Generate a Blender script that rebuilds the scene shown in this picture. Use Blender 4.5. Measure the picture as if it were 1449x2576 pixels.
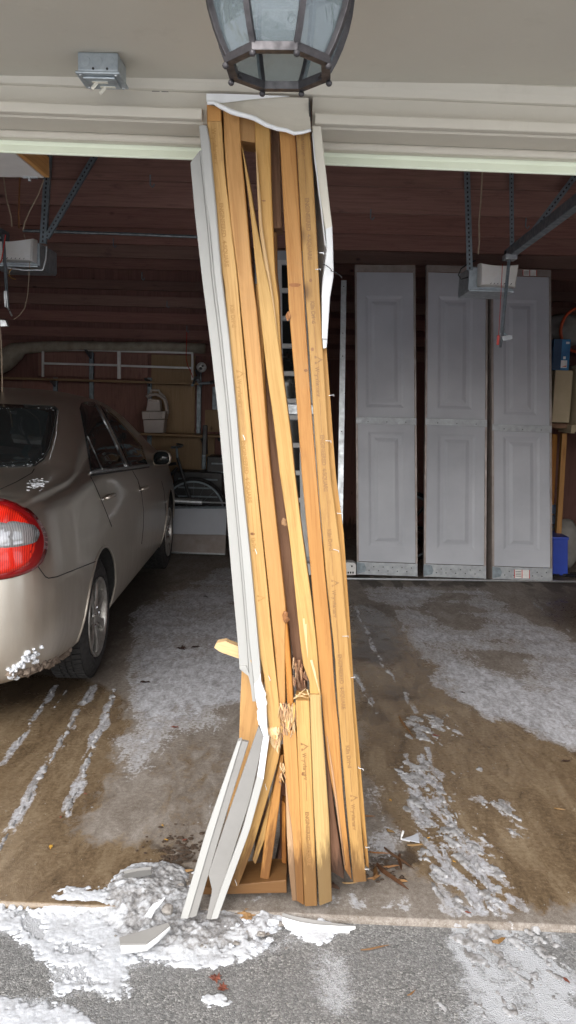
import bpy, bmesh, math, random
import numpy as np
from mathutils import Matrix, Vector, noise as mnoise
from mathutils.bvhtree import BVHTree
random.seed(7)
R = math.radians
scene = bpy.context.scene
C = scene.collection
for o in list(bpy.data.objects): bpy.data.objects.remove(o)

# ------------------------------------------------------------------ camera, light, exposure
CAM_H, PITCH, YAW, ROLL, F = 1.52, 8.2, 1.2, 1.7, 2000.0      # F in units of the 1449 x 2576 photograph
MC = (Matrix.Rotation(R(YAW), 3, 'Z') @ Matrix.Rotation(R(90 - PITCH), 3, 'X') @ Matrix.Rotation(R(ROLL), 3, 'Z'))
CP = Vector((0, 0, CAM_H))
cd = bpy.data.cameras.new('camera'); cam = bpy.data.objects.new('camera', cd); C.objects.link(cam)
cam.matrix_world = Matrix.Translation(CP) @ MC.to_4x4()
cd.sensor_fit = 'VERTICAL'; cd.sensor_height = 36.0; cd.lens = F / 2576 * 36; cd.clip_start = .05; cd.clip_end = 600
scene.camera = cam

w = bpy.data.worlds.new("World"); scene.world = w; w.use_nodes = True
nt = w.node_tree; nt.nodes.clear()
sky = nt.nodes.new('ShaderNodeTexSky'); sky.sky_type = 'NISHITA'; sky.sun_disc = False
SUN_EL, SUN_AZ = 36, 195
sky.sun_elevation = R(SUN_EL); sky.sun_rotation = R(SUN_AZ); sky.air_density = 1.0; sky.dust_density = 4.0; sky.ozone_density = 1.0
hs = nt.nodes.new('ShaderNodeHueSaturation'); hs.inputs['Saturation'].default_value = .22
bg = nt.nodes.new('ShaderNodeBackground'); bg.inputs['Strength'].default_value = .15
ow = nt.nodes.new('ShaderNodeOutputWorld')
nt.links.new(sky.outputs[0], hs.inputs['Color']); nt.links.new(hs.outputs[0], bg.inputs[0]); nt.links.new(bg.outputs[0], ow.inputs[0])
sl = bpy.data.lights.new('sun', 'SUN'); sl.energy = .5; sl.angle = R(60); sl.color = (1, .97, .93)
so = bpy.data.objects.new('sun', sl); C.objects.link(so)
# direction towards the sun: behind the photographer
_az = R(SUN_AZ); _d = Vector((math.sin(_az) * math.cos(R(SUN_EL)), math.cos(_az) * math.cos(R(SUN_EL)), math.sin(R(SUN_EL))))
so.rotation_euler = (-_d).to_track_quat('-Z', 'Y').to_euler()
vs = scene.view_settings; vs.view_transform = 'Standard'; vs.look = 'None'; vs.gamma = 1; vs.use_curve_mapping = False
vs.exposure = 1.15
cy = scene.cycles
cy.max_bounces = 10; cy.diffuse_bounces = 6; cy.glossy_bounces = 4; cy.transmission_bounces = 8; cy.transparent_max_bounces = 12
cy.use_denoising = True; cy.caustics_reflective = False; cy.caustics_refractive = False; cy.sample_clamp_indirect = 8

# ------------------------------------------------------------------ unprojection helpers
def ray(x, y): return (MC @ Vector(((x - 724.5) / F, -(y - 1288) / F, -1)))
def P(x, y, Y):
    d = ray(x, y); t = Y / d.y; return CP + d * t
def G(x, y, z=0.0):
    d = ray(x, y); t = (z - CAM_H) / d.z; return CP + d * t
MCI = np.array(MC.inverted())
def proj(X, Y, Z):
    q = np.stack([X, Y, Z - CAM_H], 0); q = np.tensordot(MCI, q, 1)
    dz = np.minimum(q[2], -.05)
    return 724.5 + F * q[0] / -dz, 1288 - F * q[1] / -dz
def crop(x0, y0, s): return lambda x, y: (x0 + x * s, y0 + y * s)
def cv(fn, pts): return [fn(*p) for p in pts]
c1 = crop(471.7, 0, .3038); c2 = crop(471.7, 220.1, .2821); c3 = crop(503.1, 628.9, .2821); c4 = crop(534.6, 1194.9, .2821)
c5 = crop(408.8, 1572.3, .3689); cC = crop(0, 943.4, .3173); k6 = crop(724.5, 1132, .5); k7 = crop(0, 1698, .5); k8 = crop(724.5, 1698, .5)
cP = crop(849, 628.9, .4141); cO = crop(1132, 408.8, .2188); cL = crop(0, 377.3, .1831); cB = crop(352.2, 849, .2319); cR = crop(1194.9, 754.7, .2931)

# ------------------------------------------------------------------ objects
WM = {}
def wm(o): return WM.get(o.name, Matrix.Identity(4))
def obj(name, me, mat=None, parent=None, M=None, smooth=False, **kw):
    """me: mesh with WORLD coordinates; M: optional local frame"""
    M = M or Matrix.Identity(4)
    if M != Matrix.Identity(4): me.transform(M.inverted())
    if mat is not None:
        for m in (mat if isinstance(mat, (list, tuple)) else [mat]): me.materials.append(m)
    if smooth: me.shade_smooth()
    o = bpy.data.objects.new(name, me); C.objects.link(o)
    if parent is not None:
        o.parent = parent; o.matrix_parent_inverse = wm(parent).inverted()
    o.matrix_basis = M; WM[o.name] = M
    for k, v in kw.items(): o[k] = v
    return o
def thing(name, label, cat, loc=(0, 0, 0), group=None):
    o = bpy.data.objects.new(name, None); C.objects.link(o); o.empty_display_size = .1
    o.location = loc; WM[o.name] = Matrix.Translation(Vector(loc)); tag(o, label, cat, group); return o
def tag(o, label, cat, group=None):
    o['label'] = label; o['category'] = cat
    if group: o['group'] = group
    return o
def pydata(v, f):
    me = bpy.data.meshes.new('m'); me.from_pydata([tuple(p) for p in v], [], f); me.update(); return me

class MB:
    def __init__(s): s.v = []; s.f = []
    def add(s, v, f):
        n = len(s.v); s.v += [Vector(p) for p in v]; s.f += [tuple(i + n for i in q) for q in f]; return s
    def box(s, a, b, M=None):
        x0, y0, z0 = a; x1, y1, z1 = b
        v = [Vector(p) for p in ((x0,y0,z0),(x1,y0,z0),(x1,y1,z0),(x0,y1,z0),(x0,y0,z1),(x1,y0,z1),(x1,y1,z1),(x0,y1,z1))]
        if M: v = [M @ p for p in v]
        return s.add(v, [(0,3,2,1),(4,5,6,7),(0,1,5,4),(1,2,6,5),(2,3,7,6),(3,0,4,7)])
    def prism(s, poly, d):
        """poly: list of world points, d: extrusion vector"""
        n = len(poly); d = Vector(d); v = list(map(Vector, poly)) + [Vector(p) + d for p in poly]
        return s.add(v, [tuple(range(n)), tuple(range(2*n-1, n-1, -1))] + [(i, i+n, (i+1)%n+n, (i+1)%n) for i in range(n)])
    def tube(s, pts, r, n=6, cap=True):
        pts = [Vector(p) for p in pts]; rings = []
        rr = r if isinstance(r, (list, tuple)) else [r] * len(pts)
        prev = None
        for i, p in enumerate(pts):
            t = (pts[min(i+1, len(pts)-1)] - pts[max(i-1, 0)])
            t = t.normalized() if t.length > 1e-9 else Vector((0,0,1))
            a = prev if prev else (Vector((0,0,1)) if abs(t.z) < .9 else Vector((1,0,0)))
            u = (a - t * a.dot(t)); u = u.normalized() if u.length > 1e-6 else t.orthogonal().normalized()
            prev = u; q = t.cross(u)
            rings.append([p + (u * math.cos(2*math.pi*k/n) + q * math.sin(2*math.pi*k/n)) * rr[i] for k in range(n)])
        v = [p for g in rings for p in g]; f = []
        for i in range(len(pts)-1):
            for k in range(n): f.append((i*n+k, i*n+(k+1)%n, (i+1)*n+(k+1)%n, (i+1)*n+k))
        if cap: f += [tuple(range(n-1, -1, -1)), tuple((len(pts)-1)*n + k for k in range(n))]
        return s.add(v, f)
    def bar(s, p0, p1, wx, wy, up=(0, 0, 1)):
        p0, p1 = Vector(p0), Vector(p1); t = (p1-p0).normalized(); u = t.cross(Vector(up))
        if u.length < 1e-4: u = t.orthogonal()
        u.normalize(); q = u.cross(t)
        v = [p + u*a*wx/2 + q*b*wy/2 for p in (p0, p1) for a, b in ((-1,-1),(1,-1),(1,1),(-1,1))]
        return s.add(v, [(3,2,1,0),(4,5,6,7)] + [(i,(i+1)%4,(i+1)%4+4,i+4) for i in range(4)])
    def lathe(s, prof, M, n=32, closed=False):
        """prof: (r, h); axis = local z"""
        v = [M @ Vector((r*math.cos(2*math.pi*k/n), r*math.sin(2*math.pi*k/n), h)) for r, h in prof for k in range(n)]
        m = len(prof); f = []
        for i in range(m if closed else m-1):
            j = (i+1) % m
            for k in range(n): f.append((i*n+k, i*n+(k+1)%n, j*n+(k+1)%n, j*n+k))
        return s.add(v, f)
    def mesh(s, bevel=0, fix=True):
        me = pydata(s.v, s.f)
        if fix or bevel:
            bm = bmesh.new(); bm.from_mesh(me)
            if fix: bmesh.ops.recalc_face_normals(bm, faces=bm.faces)
            if bevel: bmesh.ops.bevel(bm, geom=[e for e in bm.edges if len(e.link_faces) == 2 and e.calc_face_angle(0) > .6], offset=bevel, segments=2, affect='EDGES', profile=.6, clamp_overlap=True)
            bm.to_mesh(me); bm.free()
        return me
def boxmesh(a, b, bevel=0, M=None): return MB().box(a, b, M).mesh(bevel)

def lump(loc, r, squash=(1, 1, 1), rough=.35, freq=6, sub=2, seed=0):
    bm = bmesh.new(); bmesh.ops.create_icosphere(bm, subdivisions=sub, radius=1)
    off = Vector((seed * 13.7, seed * 7.1, seed * 3.3))
    for v in bm.verts:
        n = mnoise.noise(v.co * freq * .3 + off) + .5 * mnoise.noise(v.co * freq * .8 + off)
        v.co = v.co * (1 + rough * n)
    rot = Matrix.Rotation(seed * 1.7, 4, 'Z')
    for v in bm.verts:
        q = rot @ v.co; v.co = Vector(loc) + Vector((q.x*squash[0], q.y*squash[1], q.z*squash[2])) * r
    me = bpy.data.meshes.new('lump'); bm.to_mesh(me); bm.free(); return me
def join(meshes):
    bm = bmesh.new()
    for m in meshes: bm.from_mesh(m); bpy.data.meshes.remove(m)
    me = bpy.data.meshes.new('join'); bm.to_mesh(me); bm.free(); return me

# ------------------------------------------------------------------ numpy noise and masks
def vnoise(x, y, seed=0):
    xi = np.floor(x).astype(np.int64); yi = np.floor(y).astype(np.int64); fx = x - xi; fy = y - yi
    fx = fx*fx*(3-2*fx); fy = fy*fy*(3-2*fy)
    def h(a, b):
        n = (a * 374761393 + b * 668265263 + seed * 982451653) & 0xffffffff
        n = ((n ^ (n >> 13)) * 1274126177) & 0xffffffff
        return ((n ^ (n >> 16)) & 0xffff) / 65535.0
    return (h(xi,yi)*(1-fx)+h(xi+1,yi)*fx)*(1-fy) + (h(xi,yi+1)*(1-fx)+h(xi+1,yi+1)*fx)*fy
def fbm(x, y, octv=4, seed=0):
    s = 0; a = .5; t = 0
    for i in range(octv): s = s + a * vnoise(x * 2**i, y * 2**i, seed + i * 17); t += a; a *= .5
    return s / t
def inside(px, py, poly):
    r = np.zeros(px.shape, bool); n = len(poly)
    for i in range(n):
        x0, y0 = poly[i]; x1, y1 = poly[(i+1) % n]
        c = ((y0 > py) != (y1 > py))
        with np.errstate(divide='ignore', invalid='ignore'): xx = (x1-x0)*(py-y0)/(y1-y0 if y1 != y0 else 1e-9)+x0
        r ^= c & (px < xx)
    return r
def blur(a, k):
    if k < 1: return a
    for ax in (0, 1):
        for _ in range(2):
            p = np.pad(a, [(k+1, k) if i == ax else (0, 0) for i in (0, 1)], mode='edge'); c = np.cumsum(p, axis=ax)
            n = a.shape[ax]; a = (np.take(c, range(2*k+1, 2*k+1+n), ax) - np.take(c, range(0, n), ax)) / (2*k+1)
    return a
def segdist(X, Y, pts):
    """distance to a polyline of world (x, y) points"""
    best = np.full(X.shape, 1e9); al = np.zeros(X.shape); L = 0
    for (x0, y0), (x1, y1) in zip(pts[:-1], pts[1:]):
        dx, dy = x1-x0, y1-y0; l2 = dx*dx+dy*dy+1e-12; l = l2**.5
        t = np.clip(((X-x0)*dx+(Y-y0)*dy)/l2, 0, 1); d = np.hypot(X-x0-t*dx, Y-y0-t*dy)
        al = np.where(d < best, L+t*l, al); best = np.minimum(best, d); L += l
    return best, al
DZ = -.022                     # the driveway lies a little below the slab
def sm(a, lo, hi): t = np.clip((a-lo)/(hi-lo), 0, 1); return t*t*(3-2*t)

# ------------------------------------------------------------------ materials
class N:
    def __init__(s, name):
        s.m = bpy.data.materials.new(name); s.m.use_nodes = True; s.t = s.m.node_tree; s.b = s.t.nodes['Principled BSDF']
        s.o = s.t.nodes['Material Output']
    def n(s, typ, **kw):
        k = s.t.nodes.new(typ)
        for a, v in kw.items():
            if a in k.inputs.keys(): k.inputs[a].default_value = v
            else: setattr(k, a, v)
        return k
    def l(s, a, b): s.t.links.new(a, b)
    def co(s, scale=(1, 1, 1), kind='Object', rnd=False):
        tc = s.n('ShaderNodeTexCoord'); mp = s.n('ShaderNodeMapping'); mp.inputs['Scale'].default_value = scale
        s.l(tc.outputs[kind], mp.inputs['Vector'])
        if rnd:
            oi = s.n('ShaderNodeObjectInfo'); mu = s.n('ShaderNodeMath', operation='MULTIPLY'); mu.inputs[1].default_value = 37
            s.l(oi.outputs['Random'], mu.inputs[0]); cb = s.n('ShaderNodeCombineXYZ'); s.l(mu.outputs[0], cb.inputs[0]); s.l(mu.outputs[0], cb.inputs[2])
            s.l(cb.outputs[0], mp.inputs['Location'])
        return mp.outputs[0]
    def noise(s, vec, scale, detail=5, rough=.6, dist=0):
        k = s.n('ShaderNodeTexNoise'); k.inputs['Scale'].default_value = scale; k.inputs['Detail'].default_value = detail
        k.inputs['Roughness'].default_value = rough; k.inputs['Distortion'].default_value = dist; s.l(vec, k.inputs['Vector']); return k.outputs['Fac']
    def ramp(s, fac, stops, interp='LINEAR'):
        k = s.n('ShaderNodeValToRGB'); k.color_ramp.interpolation = interp; e = k.color_ramp.elements
        while len(e) > 1: e.remove(e[0])
        for i, (p, c) in enumerate(stops):
            q = e[0] if i == 0 else e.new(p)
            q.position = p; q.color = (c if isinstance(c, tuple) else (c, c, c)) + (1,)
        s.l(fac, k.inputs['Fac']); return k.outputs['Color']
    def mix(s, fac, a, b, mode='MIX'):
        k = s.n('ShaderNodeMix', data_type='RGBA', blend_type=mode)
        for v, i in ((fac, 0), (a, 6), (b, 7)):
            if isinstance(v, (int, float)): k.inputs[i].default_value = v
            elif isinstance(v, tuple): k.inputs[i].default_value = v + (1,)
            else: s.l(v, k.inputs[i])
        return k.outputs[2]
    def math(s, op, a, b=None, clamp=False):
        k = s.n('ShaderNodeMath', operation=op, use_clamp=clamp)
        for v, i in ((a, 0), (b, 1)):
            if v is None: continue
            if isinstance(v, (int, float)): k.inputs[i].default_value = v
            else: s.l(v, k.inputs[i])
        return k.outputs[0]
    def bump(s, h, strength=.3, dist=.002):
        k = s.n('ShaderNodeBump'); k.inputs['Strength'].default_value = strength; k.inputs['Distance'].default_value = dist
        s.l(h, k.inputs['Height']); s.l(k.outputs[0], s.b.inputs['Normal'])
    def attr(s, name): k = s.n('ShaderNodeAttribute'); k.attribute_name = name; return k.outputs['Fac']
    def set(s, **kw):
        mp = dict(col='Base Color', rough='Roughness', metal='Metallic', spec='Specular IOR Level', coat='Coat Weight', crough='Coat Roughness', trans='Transmission Weight', alpha='Alpha', ior='IOR')
        for k, v in kw.items():
            i = s.b.inputs[mp[k]]
            if isinstance(v, tuple): i.default_value = v + (1,)
            elif isinstance(v, (int, float)): i.default_value = v
            else: s.l(v, i)
        return s
def simple(name, c, c2=None, scale=12, rough=.6, metal=0, bump=0, bscale=150, stretch=(1, 1, 1), rnd=False, spec=.5, rr=.12):
    n = N(name); v = n.co(stretch, rnd=rnd); f = n.noise(v, scale)
    c2 = c2 or tuple(x * .75 for x in c)
    n.set(col=n.ramp(f, [(.3, c2), (.68, c)]), rough=n.ramp(f, [(.3, min(1, rough + rr)), (.7, max(.03, rough - rr))]), metal=metal, spec=spec)
    if bump: n.bump(n.noise(v, bscale, 3), bump, .001)
    return n.m

M = {}
def tan_paint(name, c):
    n = N(name); v = n.co(); f = n.noise(v, 3, 6); g = n.noise(v, 35, 4); d = n.noise(n.co((1, 1, .15)), 9, 6, .7)
    col = n.mix(n.ramp(f, [(.35, 0.0), (.7, .35)]), c, tuple(x * .86 for x in c))
    col = n.mix(n.ramp(g, [(.62, 0.0), (.75, .25)]), col, tuple(x * 1.12 for x in c))
    col = n.mix(n.ramp(d, [(.58, 0.0), (.8, .28)]), col, (c[0]*.62, c[1]*.6, c[2]*.55))
    n.set(col=col, rough=.62); n.bump(n.noise(v, 220, 3), .18, .0008); return n.m
M['tan'] = tan_paint('tan_paint', (.60, .565, .485))
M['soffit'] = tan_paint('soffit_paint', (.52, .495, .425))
M['trim'] = tan_paint('pale_trim_paint', (.36, .36, .348))
M['green'] = simple('weatherstrip_pale_green', (.80, .86, .70), (.74, .80, .64), 5, .5)
M['pvc'] = simple('white_pvc_core', (.66, .67, .68), (.56, .57, .58), 30, .55, bump=.2)
M['pvcbright'] = simple('bright_white_pvc', (.86, .88, .89), (.80, .82, .83), 30, .5)
M['pvcgrey'] = simple('grey_painted_pvc', (.235, .229, .22), (.20, .194, .185), 8, .5, bump=.1)
def wood(name, ca, cb, cd_, grain=1.0, rough=.5):
    n = N(name); v = n.co((1, 1, .035), rnd=True); v2 = n.co((1, 1, .12), rnd=True); v3 = n.co(rnd=True)
    f = n.noise(v, 75, 5, .75, .9); g = n.noise(v2, 9, 4, .6, .8); k = n.noise(v3, 260, 2); s_ = n.noise(n.co((1, 1, .3), rnd=True), 14, 5, .7)
    col = n.ramp(f, [(.32, cb), (.52, ca), (.72, tuple(min(1, x*1.15) for x in ca))])
    col = n.mix(n.ramp(g, [(.35, 0.0), (.75, .55)]), col, cb)
    col = n.mix(n.ramp(s_, [(.60, 0.0), (.74, .6)]), col, cd_)
    geo = n.n('ShaderNodeNewGeometry'); sz = n.n('ShaderNodeSeparateXYZ'); n.l(geo.outputs['Position'], sz.inputs[0]); sm_ = n.noise(n.co((1, 1, .12), 'Object', True), 40, 5, .7)
    wetm = n.ramp(n.math('ADD', n.math('MULTIPLY', sz.outputs[2], -3.2), n.math('MULTIPLY', sm_, 1.7)), [(.05, 0.0), (.40, .85)])     # rot and wetness soaked up from the slab
    col = n.mix(wetm, col, tuple(x*.5 for x in cd_))
    grm = n.noise(v3, 6, 6, .7); col = n.mix(n.ramp(grm, [(.55, 0.0), (.78, .26)]), col, (.23, .165, .085))
    vo = n.n('ShaderNodeTexVoronoi', feature='F1'); vo.inputs['Scale'].default_value = 5; n.l(n.co((1, .3, .55), rnd=True), vo.inputs['Vector'])
    col = n.mix(n.ramp(vo.outputs['Distance'], [(.0, 1.0), (.035, .75), (.09, .0)]), col, tuple(x*.55 for x in cd_))
    oi = n.n('ShaderNodeObjectInfo'); hsv = n.n('ShaderNodeHueSaturation')
    n.l(n.math('ADD', n.math('MULTIPLY', oi.outputs['Random'], .40), .77), hsv.inputs['Value']); rw2 = n.n('ShaderNodeTexWhiteNoise', noise_dimensions='1D'); n.l(oi.outputs['Random'], rw2.inputs['W']); n.l(n.math('ADD', n.math('MULTIPLY', rw2.outputs['Value'], .18), .90), hsv.inputs['Saturation']); n.l(n.math('ADD', n.math('MULTIPLY', rw2.outputs['Value'], -.014), .507), hsv.inputs['Hue']); n.l(col, hsv.inputs['Color'])
    n.set(col=hsv.outputs[0], rough=n.ramp(f, [(.3, rough+.15), (.7, rough)]), spec=.35)
    n.bump(n.math('ADD', f, n.math('MULTIPLY', k, .4)), .25*grain, .0012); return n.m
M['pine'] = wood('yellow_pine', (.485, .285, .095), (.345, .175, .048), (.24, .11, .033), 1.4)
M['pine2'] = wood('orange_pine', (.455, .235, .072), (.325, .145, .037), (.22, .09, .025), 1.4)
M['pine3'] = wood('pale_pine', (.54, .335, .115), (.40, .22, .062), (.27, .14, .045), 1.4)
M['fresh'] = wood('fresh_split_wood', (.62, .44, .24), (.52, .34, .165), (.38, .21, .08), 2.5, .75)
M['torn'] = wood('torn_grey_tan_wood', (.44, .27, .15), (.36, .20, .10), (.25, .13, .06), 2, .75)
M['strap'] = simple('dull_zinc_strap', (.36, .38, .40), (.27, .285, .30), 25, .5, .5)
M['oldwood'] = wood('dirty_shaded_wood', (.25, .14, .085), (.15, .078, .045), (.07, .036, .022), 1.5, .7)  # dirty brown, with the shade of the stud recesses put into the colour
M['ply'] = wood('plywood', (.30, .19, .10), (.24, .145, .07), (.15, .085, .04))
M['darkwood'] = wood('dark_brown_boards', (.30, .165, .135), (.21, .115, .095), (.11, .065, .058), 1, .75)
M['wetwood'] = wood('wet_dark_splinters', (.26, .12, .045), (.17, .07, .025), (.07, .03, .015), 1, .5)
M['ink'] = simple('brown_stamp_ink', (.20, .105, .035), (.30, .16, .055), 120, .6)
M['inkfaint'] = simple('faint_stamp_ink', (.40, .22, .06), (.33, .17, .045), 120, .6)
M['steel'] = simple('galvanised_steel', (.55, .58, .60), (.40, .42, .44), 25, .38, .85)
M['steeldark'] = simple('dull_perforated_steel', (.22, .26, .29), (.15, .18, .20), 30, .5, .6)
M['staple'] = simple('bright_staple_wire', (.85, .86, .88), None, 30, .3, .4)
M['black'] = simple('black_plastic', (.02, .02, .022), (.012, .012, .014), 20, .45)
M['rubber'] = simple('tyre_rubber', (.028, .027, .027), (.016, .016, .017), 40, .8, bump=.3)
M['white_plastic'] = simple('white_plastic', (.72, .72, .71), (.62, .62, .61), 8, .4)
M['lens_plastic'] = simple('milky_lens_plastic', (.74, .75, .74), (.62, .60, .55), 6, .35)
M['door_panel'] = simple('grey_white_steel_door', (.485, .505, .55), (.405, .423, .465), 2.2, .5, bump=.12, bscale=300)
M['stile'] = simple('brownish_edge_rail', (.33, .29, .27), (.25, .21, .19), 12, .45, .3)  # brown reflected in the metal edges is put into this colour
M['glass_dark'] = simple('dark_glass', (.012, .015, .016), (.02, .024, .025), 2, .05, spec=.6, rr=.01)
M['bronze'] = simple('weathered_bronze', (.075, .070, .075), (.035, .033, .036), 45, .5, .5, bump=.4, bscale=120)
M['boxsteel'] = simple('galvanised_box', (.42, .47, .50), (.30, .34, .37), 30, .42, .55, bump=.1)
M['cream'] = simple('cream_switch', (.80, .78, .68), (.74, .72, .62), 20, .4)
M['beige'] = simple('beige_plastic', (.50, .44, .41), (.42, .37, .345), 6, .55)
M['roll'] = simple('rolled_carpet_pad', (.42, .38, .30), (.28, .245, .19), 14, .9, bump=.4, bscale=60)
M['card'] = simple('tan_cardboard', (.48, .40, .27), (.40, .33, .22), 6, .75)
M['blue'] = simple('blue_plastic', (.03, .07, .42), (.02, .05, .33), 6, .45)
M['bluebox'] = simple('blue_print', (.03, .20, .42), (.02, .10, .24), 5, .5)
M['red'] = simple('red_plastic', (.55, .03, .02), (.45, .02, .015), 8, .4)
M['orange'] = simple('orange_hose', (.65, .10, .03), None, 8, .5)
M['cord'] = simple('beige_cord', (.42, .33, .24), (.3, .23, .16), 60, .7)
M['greybag'] = simple('grey_bag', (.28, .27, .25), (.2, .19, .18), 10, .8, bump=.4, bscale=30)
M['leaf'] = simple('red_brown_leaf', (.20, .055, .03), (.11, .035, .022), 60, .6)
M['leafy'] = simple('yellow_leaf', (.55, .33, .05), (.42, .2, .04), 60, .6)
M['leafd'] = simple('dark_wet_leaf', (.045, .025, .02), (.025, .015, .012), 60, .4)
M['chrome'] = simple('chrome', (.8, .8, .8), None, 5, .12, 1)
M['paper'] = simple('white_label_paper', (.78, .78, .76), None, 20, .6)

def snow_mat(name, white, dirty, attr=True):
    n = N(name); v = n.co(kind='Object'); f = n.noise(v, 18, 6, .65); g = n.noise(v, 130, 4, .7)
    k = n.ramp(n.math('ADD', n.math('MULTIPLY', f, .65), n.math('MULTIPLY', g, .35)), [(.36, dirty), (.55, white)])
    if attr:
        d = n.attr('dirt'); k = n.mix(n.math('MULTIPLY', d, n.ramp(g, [(.25, 1.0), (.8, .45)])), k, (.135, .122, .11))  # dirt attribute: soiling plus shade painted into the hollows
    n.set(col=k, rough=n.ramp(g, [(.3, .8), (.7, .35)]), spec=.5); n.b.inputs['Subsurface Weight'].default_value = .0
    n.bump(n.math('ADD', g, n.noise(v, 420, 3)), .45, .003); return n.m
M['snow'] = snow_mat('snow', (.63, .655, .70), (.46, .48, .515))
M['snow_far'] = snow_mat('distant_snow', (.84, .86, .90), (.76, .78, .82), False)  # kept lighter than the near snow so the unseen ground bounces more
M['ice'] = snow_mat('grey_slush_ice', (.44, .445, .465), (.28, .275, .275))

# asphalt
n = N('asphalt'); v = n.co()
vo = n.n('ShaderNodeTexVoronoi', feature='F1'); vo.inputs['Scale'].default_value = 190; n.l(v, vo.inputs['Vector'])
vd = n.n('ShaderNodeTexVoronoi', feature='DISTANCE_TO_EDGE'); vd.inputs['Scale'].default_value = 190; n.l(v, vd.inputs['Vector'])
sep = n.n('ShaderNodeSeparateColor'); n.l(vo.outputs['Color'], sep.inputs[0])
col = n.ramp(sep.outputs[0], [(.0, (.10, .10, .099)), (.35, (.18, .179, .176)), (.7, (.25, .248, .244)), (.93, (.37, .366, .358)), (1, (.44, .435, .425))])
col = n.mix(n.ramp(vd.outputs['Distance'], [(.0, .8), (.07, .0)]), col, (.085, .084, .083))
col = n.mix(n.ramp(n.noise(v, 5, 7, .7), [(.38, 0.0), (.66, .55)]), col, (.185, .186, .188))
fg = n.math('ADD', n.math('MULTIPLY', n.noise(v, 26, 8, .75, 1), .55), n.math('MULTIPLY', n.noise(v, 170, 4, .75), .45))
fm = n.ramp(n.math('ADD', n.attr('frost'), n.math('MULTIPLY', n.math('SUBTRACT', fg, .5), 2.6)), [(.36, 0.0), (.74, 1.0)])
col = n.mix(n.math('MULTIPLY', fm, .9), col, (.50, .515, .545))
n.set(col=col, rough=n.mix(fm, n.ramp(sep.outputs[1], [(.0, .45), (1, .85)]), (.6, .6, .6))); n.bump(n.math('ADD', vd.outputs['Distance'], n.math('MULTIPLY', sep.outputs[2], .3)), .75, .005); M['asphalt'] = n.m

# garage slab: attributes frost, wet, dark
n = N('concrete_slab'); v = n.co(); f = n.noise(v, 7, 7, .65); g = n.noise(v, 60, 5, .7); a = n.noise(v, 260, 3, .6)
stv0 = n.noise(n.co((1, .45, 1)), 11, 9, .75, .8)
base = n.ramp(n.math('ADD', n.math('MULTIPLY', stv0, .6), n.math('MULTIPLY', g, .4)), [(.36, (.115, .09, .068)), (.5, (.205, .175, .148)), (.64, (.315, .285, .255))])
base = n.mix(n.ramp(a, [(.56, 0.0), (.70, .55)]), base, (.40, .385, .36)); base = n.mix(n.ramp(a, [(.30, .5), (.42, .0)]), base, (.06, .05, .042))
def th(att, lo, hi, amp=.55, tex=None):
    return n.ramp(n.math('ADD', att, n.math('MULTIPLY', n.math('SUBTRACT', tex or g, .5), amp)), [(lo, 0.0), (hi, 1.0)])
fz0 = n.math('ADD', n.math('MULTIPLY', n.noise(n.co((1, .5, 1)), 17, 9, .74, .9), .7), n.math('MULTIPLY', g, .3)); wet = th(n.attr('wet'), .34, .62, 2.0, fz0)
stv = n.noise(n.co((1, .28, 1)), 9, 8, .72, .7)
wcol = n.ramp(n.math('ADD', n.math('MULTIPLY', stv, .6), n.math('MULTIPLY', g, .4)), [(.34, (.065, .044, .026)), (.48, (.155, .108, .064)), (.66, (.28, .215, .14))])
wcol = n.mix(n.ramp(a, [(.6, 0.0), (.75, .55)]), wcol, (.32, .25, .16))
col = n.mix(wet, base, wcol)
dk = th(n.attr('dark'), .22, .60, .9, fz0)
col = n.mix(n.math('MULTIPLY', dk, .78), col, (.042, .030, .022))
fz = n.math('ADD', n.math('MULTIPLY', n.noise(n.co((1, .38, 1)), 15, 9, .75, 1.0), .65), n.math('MULTIPLY', g, .35)); fr = th(n.attr('frost'), .34, .66, 2.1, fz)
col = n.mix(n.math('MULTIPLY', fr, n.ramp(g, [(.35, .5), (.6, 1.0)])), col, n.ramp(n.noise(n.co((1, .45, 1)), 26, 8, .75, .6), [(.36, (.25, .25, .26)), (.52, (.48, .49, .53)), (.68, (.66, .68, .73))]))
rim = n.ramp(n.math('ADD', n.attr('frost'), n.math('MULTIPLY', n.math('SUBTRACT', fz, .5), 1.4)), [(.30, .0), (.40, .75), (.52, .0)])      # salt tide line at the drying edge
col = n.mix(n.math('MULTIPLY', rim, n.ramp(g, [(.4, .2), (.6, .8)])), col, (.58, .59, .62))
n.set(col=col, rough=n.mix(wet, n.ramp(g, [(.3, .85), (.7, .6)]), n.ramp(f, [(.35, .10), (.7, .38)])), spec=.5)
n.bump(n.math('ADD', g, a), .35, .003); M['slab'] = n.m

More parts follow.
